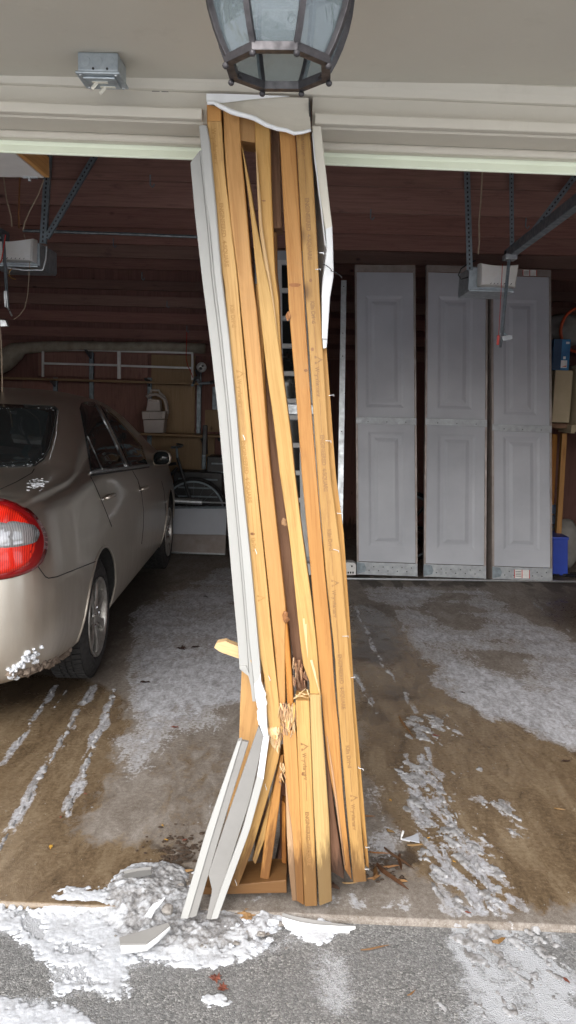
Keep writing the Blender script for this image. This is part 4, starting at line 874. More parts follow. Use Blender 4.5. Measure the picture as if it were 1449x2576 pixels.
def smooth_loop(pts, n):
    pts = np.array(pts, float); m = len(pts); out = []
    per = max(2, n//m)
    for i in range(m):
        p0, p1, p2, p3 = pts[(i-1) % m], pts[i], pts[(i+1) % m], pts[(i+2) % m]
        for k in range(per):
            t = k/per; out.append(.5*((2*p1)+(-p0+p2)*t+(2*p0-5*p1+4*p2-p3)*t*t+(-p0+3*p1-3*p2+p3)*t**3))
    return [tuple(p) for p in out]
def lin_loop(pts, n):
    out = []; m = len(pts); per = max(1, n//m)
    for i in range(m):
        a, b = pts[i], pts[(i+1) % m]
        out += [(a[0]+(b[0]-a[0])*k/per, a[1]+(b[1]-a[1])*k/per) for k in range(per)]
    return out
def patch(loop, off, bulge=0, rings=7, skirt=.012, cen=None):
    """a shell that follows the bodywork inside an outline seen from the camera"""
    cx_ = cen or (sum(p[0] for p in loop)/len(loop), sum(p[1] for p in loop)/len(loop)); m = len(loop); v = []
    def at(x, y, o): p, nn = hit(x, y); return p + nn*o
    v.append(at(*cx_, off+bulge))
    for r in range(1, rings+1):
        k = r/rings
        for p in loop: v.append(at(cx_[0]+(p[0]-cx_[0])*k, cx_[1]+(p[1]-cx_[1])*k, off + bulge*(1-k*k)))
    for p in loop: v.append(at(*p, off-skirt))
    f = [(0, 1+(k+1) % m, 1+k) for k in range(m)]
    for r in range(rings): f += [(1+r*m+k, 1+r*m+(k+1) % m, 1+(r+1)*m+(k+1) % m, 1+(r+1)*m+k) for k in range(m)]
    return MB().add(v, f).mesh()
def both(name, me, mat, parent=car, smooth=True, label=None):
    o = obj(name, me, mat, parent, CM, smooth=smooth)
    m2 = o.data.copy(); m2.transform(Matrix.Scale(-1, 4, (1, 0, 0))); m2.flip_normals()
    o2 = bpy.data.objects.new(name, m2); C.objects.link(o2); o2.parent = parent; o2.matrix_parent_inverse = wm(parent).inverted(); o2.matrix_basis = CM; WM[o2.name] = CM
    return o
def linept(pts, per=6):
    out = []
    for (x0, y0), (x1, y1) in zip(pts[:-1], pts[1:]): out += [(x0+(x1-x0)*k/per, y0+(y1-y0)*k/per) for k in range(per)]
    return out + [pts[-1]]
def bodyline(name, pts, r, mat, off=0, parent=car, per=6):
    q = [];
    for x, y in linept(pts, per): p, nn = hit(x, y); q.append(p + nn*off)
    return both(name, MB().tube(q, r, 6).mesh(), mat, parent)
# lamps
M['lampdark'] = N('dark_red_lamp_lens').set(col=(.22, .006, .008), rough=.12, coat=.8, crough=.03, spec=.6).m
n = N('red_lamp_insert'); v = n.co(); wv = n.n('ShaderNodeTexWave', wave_type='BANDS', bands_direction='X'); wv.inputs['Scale'].default_value = 45; wv.inputs['Distortion'].default_value = 1.5; n.l(v, wv.inputs['Vector']); n.set(col=n.ramp(n.math('ADD', n.math('MULTIPLY', wv.outputs['Fac'], .5), n.math('MULTIPLY', n.noise(v, 14, 4), .5)), [(.25, (.42, .008, .006)), (.75, (.75, .03, .012))]), rough=.18, coat=.9, crough=.03); M['lampred'] = n.m
n = N('clear_reversing_lens'); v = n.co(); vv = n.n('ShaderNodeTexWave', wave_type='BANDS'); vv.inputs['Scale'].default_value = 60; vv.inputs['Distortion'].default_value = 2; n.l(v, vv.inputs['Vector'])
n.set(col=n.ramp(vv.outputs['Fac'], [(.2, (.22, .22, .23)), (.8, (.58, .58, .60))]), rough=.10, metal=.55, coat=.6); M['lampclear'] = n.m
tl = smooth_loop([(-60,1262),(-20,1256),(30,1266),(75,1290),(104,1325),(115,1362),(108,1400),(88,1428),(50,1446),(0,1457),(-60,1460),(-95,1440),(-110,1360),(-95,1285)], 84)
lamp = both('taillight', patch(tl, .012, .010, 8, .016, (10, 1360)), M['lampdark'])
ti = smooth_loop([(10+(x-10)*.82-6, 1360+(y-1360)*.86) for x, y in [(-60,1262),(-20,1256),(30,1266),(75,1290),(104,1325),(115,1362),(108,1400),(88,1428),(50,1446),(0,1457),(-60,1460),(-95,1440),(-110,1360),(-95,1285)]], 84)
both('lamp_insert', patch(ti, .0155, .0085, 8, .010, (4, 1360)), M['lampred'], lamp)
rl = smooth_loop([(-60,1320),(0,1315),(40,1316),(72,1322),(86,1335),(87,1350),(78,1365),(45,1374),(0,1379),(-60,1382),(-90,1370),(-95,1335)], 60)
both('reversing_lamp', patch(rl, .0235, .004, 5, .012, (10, 1347)), M['lampclear'], lamp)
both('lamp_rim', MB().tube([(lambda h: h[0] + h[1]*.004)(hit(*p)) for p in tl + tl[:1]], .0035, 6).mesh(), M['liner'], lamp)
# glass
rw = lin_loop([(-330,1000),(-100,1013),(60,1020),(138,1025),(142,1032),(134,1080),(122,1125),(108,1152),(84,1170),(0,1175),(-150,1180),(-330,1180)], 96)
obj('rear_window', patch(rw, .004, 0, 9, .010, (-60, 1095)), M['glass_dark'], car, CM, smooth=True)
bodyline('window_seal', [(60,1020),(138,1024),(145,1032),(136,1082),(124,1128),(109,1156),(85,1173),(20,1177)], .005, M['liner'], .002)
w1 = lin_loop([(200,1027),(204,1015),(218,1011),(238,1013),(246,1024),(280,1090),(317,1174),(272,1182),(228,1189),(222,1150),(214,1100)], 66)
both('side_window', patch(w1, .004, 0, 7, .010, (243, 1110)), M['glass_dark'])
w2 = lin_loop([(251,1020),(268,1030),(292,1050),(330,1090),(357,1124),(370,1168),(324,1173),(300,1118),(272,1060)], 54)
both('side_window', patch(w2, .004, 0, 6, .010, (305, 1098)), M['glass_dark'])
bodyline('belt_trim', [(226,1191),(272,1184),(320,1177),(374,1170)], .008, M['steel'], .004)
bodyline('belt_trim', [(228,1197),(272,1190),(320,1183),(374,1175)], .005, M['black'], .003)
bodyline('pillar_trim', [(218,1098),(232,1130),(256,1183)], .004, M['steel'], .005)
bodyline('pillar_trim', [(242,1020),(272,1082),(318,1174)], .006, M['steel'], .004)
# shut lines
gap = simple('dark_panel_gap', (.015, .014, .013), None, 20, .8)  # dark tone for the seams between body panels
for pts in ([(0,1231),(40,1213),(80,1190),(86,1180)], cv(cC, [(280,1487),(330,1560),(360,1600),(385,1611),(450,1600),(600,1540),(800,1462)]), cv(cC, [(718,808),(755,880),(800,985),(850,1110),(885,1200)]), cv(cC, [(1050,760),(1090,830),(1120,930),(1138,1080),(1136,1200),(1122,1340)]), cv(cC, [(1280,840),(1300,920),(1312,1050),(1322,1160)])):
    bodyline('panel_gap', pts, .0028, gap, -.0004)
for x, y, k in ((270, 1250, 1), (358, 1229, 1)):
    p, nn = hit(x, y); fw = CM.to_3x3() @ Vector((0, 1, 0)); up = Vector((0, 0, 1))
    hd = MB().tube([p + nn*.004 - fw*.085, p + nn*.026 - fw*.07 + up*.004, p + nn*.034 + up*.006, p + nn*.028 + fw*.06, p + nn*.006 + fw*.085], [.009, .013, .013, .012, .008], 8).mesh()
    h_ = both('door_handle', hd, M['paint'])
    both('key_lock', MB().tube([p + nn*.0 - fw*.115, p + nn*.006 - fw*.115], .011, 10).mesh(), M['chrome'], h_)
# mirror
Ym = HUBR.y + 2.02; q = lambda x, y, Y=Ym: P(x, y, Y)
ml = smooth_loop([(387,1140),(400,1133),(422,1136),(430,1150),(426,1166),(412,1171),(388,1170),(383,1156)], 32)
mv = MB(); cpt = q(406, 1152); v = []
for k, (sc2, dy) in enumerate(((.86, -.004), (1.0, .0), (1.02, .02), (.9, .07), (.55, .11), (.1, .125))):
    v += [cpt + (q(*p) - cpt)*sc2 + Vector((0, dy, 0)) for p in ml]
nm_ = len(ml); f = [(k, (k+1) % nm_, nm_+(k+1) % nm_, nm_+k) for k in range(nm_)]
f = [(r*nm_+k, (r+1)*nm_+k, (r+1)*nm_+(k+1) % nm_, r*nm_+(k+1) % nm_) for r in range(5) for k in range(nm_)] + [tuple(5*nm_+k for k in range(nm_))]
mv.add(v, f); mv.bar(q(375, 1168, Ym+.05), q(390, 1160, Ym+.05), .05, .04)
mir = both('door_mirror', mv.mesh(), M['paint'])
both('mirror_glass', MB().prism([cpt + (q(*p)-cpt)*.88 + Vector((0, -.001, 0)) for p in ml], (0, .003, 0)).mesh(), M['glass_dark'], mir)
# wheels
n = N('alloy_wheel_metal'); v = n.co(); n.set(col=n.ramp(n.noise(v, 18, 5), [(.35, (.30, .28, .25)), (.7, (.60, .59, .57))]), metal=.75, rough=.36); M['alloy'] = n.m
def wheel(s_, sg):
    Mx = CM @ Matrix.Translation((sg*.872, s_, .325)) @ Matrix.Rotation(R(90)*sg, 4, 'Y')       # local z points outwards
    rim_ = .212; W_ = .205
    tp = [(rim_, -.005), (rim_+.02, .004), (.262, .006), (.292, -.004), (.310, -.016), (.3165, -.028), (.3165, -W_+.028), (.310, -W_+.016), (.29, -W_+.004), (.25, -W_-.002), (rim_, -W_+.008)]
    root = obj('wheel', MB().lathe([(.0, -.05), (.035, -.05), (.05, -.02), (.05, -.012), (.03, -.006), (0, -.004)], Mx, 24).mesh(), M['alloy'], car, Mx, smooth=True)
    t = MB().lathe(tp, Mx, 64, True)
    nb = 58
    for k in range(nb):
        a = 2*math.pi*k/nb
        for (z0, z1, sh) in ((-.020, -.066, 0), (-.072, -.098, .5), (-.107, -.133, 0), (-.139, -.185, .5)):
            b = a + sh*2*math.pi/nb; Rm = Mx @ Matrix.Rotation(b, 4, 'Z'); sk = .008*(1 if z0 > -.1 else -1)
            v = [Rm @ Vector((r, yy + (sk if zz == z1 else 0), zz)) for r in (.314, .3245) for yy, zz in ((-.0115, z0), (.0115, z0), (.0115, z1), (-.0115, z1))]
            t.add(v, [(3,2,1,0),(4,5,6,7),(0,1,5,4),(1,2,6,5),(2,3,7,6),(3,0,4,7)])
    obj('tyre', t.mesh(fix=True), M['rubber'], root, Mx)
    rm = MB().lathe([(.214, .0), (.213, .006), (.204, .006), (.200, -.004), (.196, -.03), (.19, -.14), (.19, -.19), (.10, -.10), (.0, -.095)], Mx, 56)
    obj('rim', rm.mesh(), M['alloy'], root, Mx, smooth=True)
    for k in range(7):
        Rm = Mx @ Matrix.Rotation(2*math.pi*k/7+.2, 4, 'Z'); v = []
        for r, wd, z in ((.035, .024, -.012), (.09, .021, -.006), (.15, .024, -.004), (.203, .034, -.006)):
            v += [Rm @ Vector((r, -wd, z-.006)), Rm @ Vector((r, -wd*.6, z)), Rm @ Vector((r, wd*.6, z)), Rm @ Vector((r, wd, z-.006)), Rm @ Vector((r, wd*.9, z-.035)), Rm @ Vector((r, -wd*.9, z-.035))]
        f = [(i*6+j, i*6+(j+1) % 6, i*6+6+(j+1) % 6, i*6+6+j) for i in range(3) for j in range(6)] + [(5,4,3,2,1,0), tuple(18+j for j in range(6))]
        obj('spoke', MB().add(v, f).mesh(.002), M['alloy'], root, Mx)
    for k in range(5):
        Rm = Mx @ Matrix.Rotation(2*math.pi*k/5+.5, 4, 'Z') @ Matrix.Translation((.052, 0, -.012))
        obj('lug_nut', MB().lathe([(.011, -.01), (.011, .006), (.007, .011), (0, .011)], Rm, 6).mesh(), M['chrome'], root, Mx)
for s_ in (1.08, 3.80):
    for sg in (1, -1): wheel(s_, sg)
# wheel arch lip
for s_ in (1.08, 3.80):
    pts = []
    for k in range(31):
        a = R(-28) + R(236)*k/30; yy, zz = s_ + .368*math.cos(a), .335 + .368*math.sin(a)
        d = (CM.to_3x3() @ Vector((-1, 0, 0))); r = TREE.ray_cast(CM @ Vector((1.5, yy, zz)), d)
        if r[0] is not None and zz > .22: pts.append(r[0] + Vector((.001, 0, 0)))
    both('arch_lip', MB().tube(pts, .007, 6).mesh(), M['paint'])
# snow and slush stuck to the car
lm = []
rs = random.Random(5)
for k in range(36):
    u = rs.random(); x = 22 + 72*u + rs.gauss(0, 5); y = 1690 - 42*u + rs.gauss(0, 9) - 6*math.sin(u*3)
    p, nn = hit(x, y); lm.append(lump(p + nn*.003, rs.uniform(.006, .017), (1, .7, .8), .45, 7, 2, k))
o = obj('snow_clump', join(lm), M['snow'], None, kind='stuff', label='clumps of packed snow stuck on the lower corner of the car bumper', category='snow')
lm = []
for k in range(90):
    u = rs.random(); x = 20 + 170*u; y = 1700 - 42*u*u - 14*u + rs.gauss(0, 4)
    p, nn = hit(x, y-8); lm.append(lump(p + Vector((0, .01, -.010)), rs.uniform(.006, .02), (1, 1, 1), .5, 7, 1, k))
dirty = simple('dirty_frozen_slush', (.24, .19, .15), (.12, .09, .07), 60, .8)
obj('road_slush', join(lm), dirty, None, kind='stuff', label='brown frozen slush hanging under the rear bumper edge', category='slush')
lm = []
for k in range(70):
    u = rs.random(); x = -20 + 130*u; y = 1176 - 3*rs.random() - rs.expovariate(1/5.) + (0 if x < 84 else -(x-84)*.9)
    p, nn = hit(x, y); lm.append(lump(p + nn*.003, rs.uniform(.0015, .004), (1.8, .8, .5), .5, 7, 1, k))
for k in range(18):
    p, nn = hit(-10+rs.random()*150, 1026 + rs.expovariate(1/3.)); lm.append(lump(p + nn*.003, rs.uniform(.001, .003), (2, .8, .5), .5, 7, 1, k))
for k in range(70):
    p, nn = hit(95 + rs.gauss(0, 9), 1218 + rs.gauss(0, 6)); lm.append(lump(p + nn*.001, rs.uniform(.002, .007), (1.8, .8, .35), .5, 7, 1, k))
for k in range(60):
    u = rs.random(); p, nn = hit(146 - 9*u - 26*max(0, u-.5), 1030 + 130*u); lm.append(lump(p + nn*.004, rs.uniform(.001, .0022), (1, 1, 1.8), .5, 7, 1, k))
obj('window_snow', join(lm), M['snow'], None, kind='stuff', label='thin dry snow caught round the rear window and trunk edge', category='snow')

# ================================================================== right bay: three stored door sections
def bil(c, u, v, d=0):
    """c: bottom-left, bottom-right, top-left, top-right; d towards the viewer"""
    a = c[0]*(1-u)*(1-v) + c[1]*u*(1-v) + c[2]*(1-u)*v + c[3]*u*v
    nn = (c[1]-c[0]).cross(c[2]-c[0]).normalized()
    if nn.y > 0: nn = -nn
    return a + nn*d
def ubox(c, u0, v0, u1, v1, d0, d1):
    return MB().add([bil(c, u, v, d) for d in (d0, d1) for u, v in ((u0, v0), (u1, v0), (u1, v1), (u0, v1))], [(3,2,1,0),(4,5,6,7),(0,1,5,4),(1,2,6,5),(2,3,7,6),(3,0,4,7)])
def door_section(px, label, mid, relief, Yb=6.78, Yt=6.93, cap='steel', sticker=None, tops=True):
    (x0, y0), (x1, y1), (x2, y2), (x3, y3) = px      # bottom-left, bottom-right, top-left, top-right
    c = [P(x0, y0, Yb), P(x1, y1, Yb), P(x2, y2, Yt), P(x3, y3, Yt)]
    for p in c[:2]: p.z = .012
    t = thing('door_section', label, 'door section', (c[0]+c[1])/2, 'grey garage door sections stood on end')
    Wd = (c[1]-c[0]).length; Hh = (c[2]-c[0]).length
    for lo, hi, (ra, rb, rc_, rd) in ((.045, mid-.001, relief[1]), (mid+.001, .978, relief[0])):
        rects = [((.03, lo, .97, hi), 0), ((ra, rb, rc_, rd), 0), ((ra+.045, rb+.010, rc_-.045, rd-.010), -.006), ((ra+.10, rb+.018, rc_-.10, rd-.018), -.006), ((ra+.16, rb+.030, rc_-.16, rd-.030), .002)]
        v = []
        for (u0, v0, u1, v1), d in rects: v += [bil(c, u0, v0, d), bil(c, u1, v0, d), bil(c, u1, v1, d), bil(c, u0, v1, d)]
        u0, v0, u1, v1 = rects[0][0]; v += [bil(c, u0, v0, -.045), bil(c, u1, v0, -.045), bil(c, u1, v1, -.045), bil(c, u0, v1, -.045)]
        k = len(rects); f = [(i*4+q, i*4+(q+1) % 4, i*4+4+(q+1) % 4, i*4+4+q) for i in range(k-1) for q in range(4)] + [((k-1)*4, (k-1)*4+1, (k-1)*4+2, (k-1)*4+3)]
        f += [(q, k*4+q, k*4+(q+1) % 4, (q+1) % 4) for q in range(4)] + [(k*4+3, k*4+2, k*4+1, k*4)]
        obj('face_panel', MB().add(v, f).mesh(), M['door_panel'], t)
    for u0, u1 in ((-.004, .0285), (.9715, 1.004)): obj('edge_rail', ubox(c, u0, .0, u1, 1.0, -.05, .010).mesh(.002), M['stile'], t)
    for v0, v1, m_ in ((.002, .044, 'strap'), (mid-.012, mid+.010, 'strap'), (.979, 1.0, 'stile')):
        s = obj('end_strap', ubox(c, .0, v0, 1.0, v1, .0105, .0145).mesh(.001), M[m_], t)
        if m_ == 'strap':
            for i in range(11):
                if v0 < .1 or i in (1, 5, 9):
                    u = .12 + .078*i; vv = v0 + (v1-v0)*(.35 if i % 2 else .65)
                    p = bil(c, u, vv, .0146); Mx = Matrix.Translation(p) @ Matrix.Rotation(R(90), 4, 'X')
                    obj('bolt_hole', MB().lathe([(0, .0008), (.005, .0008), (.005, -.001)], Mx, 8).mesh(), M['black'], s)
    # hinge plate at the bottom-left corner
    obj('hinge_plate', MB().prism([bil(c, u, v, .015) for u, v in ((-.01, .004), (.13, .012), (.15, .025), (.12, .040), (-.01, .043))], (0, -.006, 0)).mesh(.001), M['steeldark'], t)
    if sticker:
        for (u0, v0, u1, v1) in sticker:
            st_ = obj('warning_label', ubox(c, u0, v0, u1, v1, .0150, .0156).mesh(), M['paper'], t)
            for a, b, m_ in ((u0, u0+.012, 'red'), ((u0+u1)/2-.006, (u0+u1)/2+.006, 'red'), (u1-.012, u1, 'red')): obj('red_bar', ubox(c, a, v0, b, v1, .0157, .0161).mesh(), M[m_], st_)
            for i in range(4): obj('print_line', ubox(c, u0+.02, v0+(v1-v0)*(.2+.18*i), (u0+u1)/2-.015, v0+(v1-v0)*(.26+.18*i), .0157, .0160).mesh(), M['black'], st_)
    return t, c
s1, cs1 = door_section([(898,1450),(1050,1450),(893,667),(1044,668)], 'grey garage door section stood on end nearest the broken post', .508, ((.17, .55, .80, .905), (.20, .095, .80, .47)))
s2, cs2 = door_section([(1066,1453),(1222,1453),(1073,667),(1227,672)], 'grey garage door section stood on end between two others', .508, ((.20, .55, .76, .905), (.21, .095, .82, .47)))
s3, cs3 = door_section([(1239,1457),(1389,1456),(1236,676),(1385,680)], 'grey garage door section with red and white warning labels near the blue bin', .498, ((.20, .54, .76, .905), (.19, .10, .80, .47)), sticker=[(.36, .008, .62, .036), (.52, .980, .76, .998)])
# deep edge of the third section, side flange
obj('side_flange', MB().add([bil(cs3, -.005, 0, .01), bil(cs3, -.06, 0, -.09), bil(cs3, -.06, 1, -.09), bil(cs3, -.005, 1, .01), bil(cs3, -.02, 0, .0), bil(cs3, -.07, 0, -.095), bil(cs3, -.07, 1, -.095), bil(cs3, -.02, 1, .0)], [(0,1,2,3),(7,6,5,4),(0,4,5,1),(1,5,6,2),(2,6,7,3),(3,7,4,0)]).mesh(), M['stile'], s3)
# section with small windows seen through the gaps of the post
def window_section():
    c = [P(648, 1452, 6.95), P(812, 1452, 6.95), P(640, 630, 7.08), P(800, 630, 7.08)]
    for p in c[:2]: p.z = .012
    t = thing('window_section', 'white garage door section with small panes standing behind the broken post', 'door section', (c[0]+c[1])/2)
    obj('backing', ubox(c, 0, 0, 1, 1, -.05, -.014).mesh(), M['door_panel'], t)
    for lo, hi in ((.04, .49), (.53, .97)):
        fr_ = []
        for a in (.02, .355, .665): fr_.append(ubox(c, a, lo, a+.07, hi, -.0135, .012).mesh(.003))
        nrow = 5
        for i in range(nrow+1):
            vv = lo + (hi-lo-.012)*i/nrow; fr_.append(ubox(c, .021, vv, .734, vv+.0125, -.0132, .0135).mesh(.003))
        fr_.append(ubox(c, .735, lo, .985, hi, -.0135, .008).mesh(.003))
        for m in fr_: obj('window_bar', m, M['white_plastic'], t)
        for j, (ua, ub) in enumerate(((.092, .353), (.427, .663))):
            for i in range(nrow):
                va = lo + (hi-lo-.012)*i/nrow + .014; vb = lo + (hi-lo-.012)*(i+1)/nrow - .002
                obj('pane', ubox(c, ua, va, ub, vb, -.013, -.008).mesh(), M['glass_dark'], t)
    obj('mid_strap', ubox(c, 0, .495, 1, .525, -.013, .010).mesh(.002), M['steel'], t)
    return t
window_section()
# galvanised track leaning in front, steel bar on the floor, white housing
def angle_iron(a, b, wd, name, mat, t, thk=.004, face=(0, -1, 0)):
    a, b = Vector(a), Vector(b); ax = (b-a).normalized(); n_ = Vector(face); s = ax.cross(n_).normalized()
    v = []
    for p in (a, b):
        v += [p - s*wd/2, p + s*wd/2, p + s*wd/2 - n_*wd*.7, p + s*(wd/2-thk) - n_*wd*.7, p + s*(wd/2-thk) - n_*thk, p - s*wd/2 - n_*thk]
    return obj(name, MB().add(v, [(5,4,3,2,1,0),(6,7,8,9,10,11)] + [(i, (i+1) % 6, (i+1) % 6+6, i+6) for i in range(6)]).mesh(), M[mat], t)
def perforated(a, b, wd, t, mat='steeldark', step=.026, name='perforated_angle', face=(0, -1, 0)):
    o = angle_iron(a, b, wd, name, mat, t, face=face); a, b = Vector(a), Vector(b); L = (b-a).length; ax = (b-a)/L; n_ = Vector(face); s = ax.cross(n_).normalized()
    hs_ = MB()
    k = int(L/step)
    for i in range(k):
        p = a + ax*step*(i+.5) + n_*.0005; hs_.add([p + s*wd*.13 + ax*wd*.18, p - s*wd*.13 + ax*wd*.18, p - s*wd*.13 - ax*wd*.18, p + s*wd*.13 - ax*wd*.18], [(0,1,2,3)])
    obj('bolt_slots', hs_.mesh(fix=False), M['black'], o, kind='stuff'); return o
tr_ = thing('door_track', 'tall galvanised steel track leaning beside the stored door sections', 'track', G(855, 1440))
a = P(854, 1440, 6.55); a.z = .01; b = P(865, 705, 6.80)
angle_iron(a, b, .045, 'channel', 'steel', tr_)
for s in (.02, .25, .5, .75, .98):
    p = a + (b-a)*s + Vector((0, -.001, 0)); obj('bolt_hole', MB().lathe([(0, .001), (.005, .001), (.005, -.001)], Matrix.Translation(p) @ Matrix.Rotation(R(90), 4, 'X'), 8).mesh(), M['black'], tr_)
fb = thing('steel_bar', 'long thin steel bar lying on the floor along the stored door sections', 'bar', G(1200, 1457))
a, b = G(862, 1456, .012), G(1700, 1466, .012); obj('bar', MB().tube([a, b], .010, 8).mesh(), M['steel'], fb)
wh = thing('white_housing', 'white plastic housing with a round bolt boss on the floor by the track', 'housing', G(875, 1448))
Yh = 6.62
q = lambda x, y, Y=Yh: P(x, y, Y)
obj('shell', MB().prism([q(858,1447), q(896,1447), q(896,1421), q(890,1416), q(866,1415), q(858,1420)], (0, .12, 0)).mesh(.006), M['white_plastic'], wh)
obj('boss', MB().lathe([(.0, .004), (.008, .004), (.009, .012), (.020, .010), (.022, 0)], Matrix.Translation(q(885, 1424)) @ Matrix.Rotation(R(90), 4, 'X'), 16).mesh(), M['white_plastic'], wh)
obj('boss_hole', MB().lathe([(.0, .006), (.008, .006)], Matrix.Translation(q(885, 1424)) @ Matrix.Rotation(R(90), 4, 'X'), 12).mesh(), M['black'], wh)
for i in range(4): obj('slot', MB().prism([q(868+i*6,1438), q(872+i*6,1438), q(872+i*6,1443), q(868+i*6,1443)], (0, -.001, 0)).mesh(), M['black'], wh)
wh2 = thing('white_housing', 'white plastic roller end glimpsed low between the studs of the post', 'housing', G(768, 1446))
obj('shell', MB().prism([q(752,1447), q(784,1447), q(784,1424), q(778,1418), q(752,1417)], (0, .12, 0)).mesh(.006), M['white_plastic'], wh2)

# ---- bicycles
def bicycle(label, Mx, rim='steeldark'):
    t = thing('bicycle', label, 'bicycle', Mx.to_translation(), 'bicycles stored in the garage')
    fm = M['black']
    for s in (-.5, .5):
        W = Mx @ Matrix.Translation((s, 0, .33)) @ Matrix.Rotation(R(90), 4, 'X')
        ty = MB().lathe([(.335+.018*math.cos(a*math.pi/4), .018*math.sin(a*math.pi/4)) for a in range(8)], W, 40, True).mesh()
        w_ = obj('wheel', ty, M['rubber'], t)
        obj('rim', MB().lathe([(.316, -.011), (.316, .011), (.298, .010), (.298, -.010)], W, 40, True).mesh(), M[rim], w_)
        sp = MB()
        for k in range(16):
            a = 2*math.pi*k/16; sp.tube([W @ Vector((.02*math.cos(a+.5), .02*math.sin(a+.5), .012*(-1)**k)), W @ Vector((.3*math.cos(a), .3*math.sin(a), 0))], .0012, 4)
        obj('spokes', sp.mesh(), M['steeldark'], w_)
        obj('hub', MB().tube([W @ Vector((0, 0, -.04)), W @ Vector((0, 0, .04))], .022, 10).mesh(), M['chrome'], w_)
    T = lambda *p: Mx @ Vector(p)
    fr_ = MB()
    for p, q_ in (((-.08,0,.30),(.33,0,.78)), ((-.08,0,.30),(-.18,0,.80)), ((-.16,0,.74),(.32,0,.82)), ((-.08,0,.30),(-.5,0,.33)), ((-.16,0,.74),(-.5,0,.33)), ((.33,0,.88),(.5,0,.33))): fr_.tube([T(*p), T(*q_)], .016, 8)
    obj('frame', fr_.mesh(), fm, t)
    obj('handlebar', MB().tube([T(.33,0,.86), T(.32,0,.98), T(.36,.0,1.0)], .013, 8).tube([T(.30,-.28,1.0), T(.37,-.1,1.0), T(.37,.1,1.0), T(.30,.28,1.0)], .012, 8).mesh(), M['steeldark'], t)
    obj('saddle', MB().prism([T(-.32,-.07,.90), T(-.32,.07,.90), T(-.05,.02,.90), T(-.05,-.02,.90)], Mx.to_3x3() @ Vector((0, 0, .04))).mesh(.01), M['black'], t)
    obj('crank', MB().tube([T(-.08,-.07,.30), T(-.08,.07,.30)], .05, 12).tube([T(-.08,-.09,.30), T(.06,-.09,.22)], .01, 6).mesh(), M['steel'], t)
    return t
# hung by the front wheel on the right, wheel plane facing the viewer
pc = P(872, 1300, 7.30)
bicycle('dark bicycle stood upright behind the leaning track and door sections', Matrix.Translation((pc.x-.40, 7.25, 1.30)) @ Matrix.Rotation(R(-90), 4, 'Y') @ Matrix.Rotation(R(0), 4, 'Z'), 'chrome')
pc = P(470, 1300, 7.95)
bicycle('dark bicycle standing behind the car by the back wall', Matrix.Translation((pc.x-.45, 8.05, 0)) @ Matrix.Rotation(R(4), 4, 'Z'))
bicycle('dark bicycle stored behind the gap between the door sections', Matrix.Translation((P(1150, 1400, 7.5).x, 7.55, 0)) @ Matrix.Rotation(R(3), 4, 'Z'))

# ---- garage door openers
def opener(label, cx, side, px):
    """px: lens corners; side: +1 chassis on the left of the lens"""
    Yo = 5.02; t = thing('door_opener', label, 'door opener', (cx, Yo, 2.3), 'garage door openers under the joists')
    pl = [P(x, y, Yo) for x, y in px]; c = sum(pl, Vector())/4
    v = []
    for sc_, d in ((.90, -.062), (.97, -.045), (1.0, 0), (1.0, .02)):
        n_ = 10
        lo = []
        for i in range(4):
            a, b = pl[i], pl[(i+1) % 4]
            for k in range(n_):
                s = k/n_; p = a + (b-a)*s
                pinch = .010*math.sin(math.pi*s) if i in (0, 2) else 0
                lo.append(c + (p-c)*sc_*(1) + Vector((0, d, (-pinch if i == 0 else pinch*.4))))
        v += lo
    k_ = len(v)//4; f = [(r*k_+q, r*k_+(q+1) % k_, (r+1)*k_+(q+1) % k_, (r+1)*k_+q) for r in range(3) for q in range(k_)] + [tuple(k_-1-q for q in range(k_))]
    ln = obj('lamp_lens', MB().add(v, f).mesh(), M['lens_plastic'], t, smooth=False)
    z0 = min(p.z for p in pl); z1 = max(p.z for p in pl); x0 = min(p.x for p in pl); x1 = max(p.x for p in pl)
    cx0, cx1 = (x0-.048, x1-.012) if side > 0 else (x0, x1+.012)
    ch = obj('chassis', boxmesh((cx0, Yo+.021, z0-.012), (cx1, Yo+.36, z1-.015), .006), M['boxsteel'], t)
    obj('chassis_lip', MB().box((cx0, Yo-.02, z0-.024), (cx1, Yo+.34, z0-.0125)).mesh(.004), M['boxsteel'], t)
    for i in range(7):
        xx = x0 + (x1-x0)*(.28+.085*i); obj('vent_slot', MB().bar((xx, Yo-.058, z0+.014), (xx+.008, Yo-.058, z0+.022), .004, .008, (0, 1, 0)).mesh(), M['black'], ln)
    obj('lens_clip', MB().box((x0+.010 if side > 0 else x1-.028, Yo-.056, z1-.045), (x0+.022 if side > 0 else x1-.014, Yo-.045, z1-.028)).mesh(), M['black'], ln)
    return t, Yo, (x0, x1, z0, z1)
ro, Yo, bb = opener('milky white garage door opener hanging in front of the stored door sections', P(1250, 690, 5).x, 1, [(1203,664),(1302,668),(1293,726),(1201,722)])
xr = P(1279, 650, 5.0).x
# rail towards the header, front end at the trolley
rz = P(1279, 640, 5.0).z
obj('rail', MB().bar((xr, 2.62, rz+.03), (xr, 5.02, rz), .045, .055).mesh(.003), M['steeldark'], ro)
obj('rail_end', MB().lathe([(0, -.02), (.03, -.02), (.034, 0), (.03, .03), (0, .03)], Matrix.Translation((xr, 4.99, rz-.012)), 14).mesh(), M['black'], ro)
a = P(1281, 652, 4.90); b = P(1262, 838, 4.86)
obj('trolley_arm', MB().bar(a, b, .018, .008).mesh(.001), M['steeldark'], ro)
obj('arm_foot', MB().bar(P(1266,826,4.86), P(1258,874,4.84), .014, .008).bar(P(1264,836,4.86), P(1283,850,4.86), .012, .014).mesh(.001), M['steeldark'], ro)
obj('door_bracket', MB().prism([P(x, y, 4.84) for x, y in ((1262,846),(1286,842),(1292,852),(1266,858))], (0, .02, 0)).mesh(.001), M['strap'], ro)
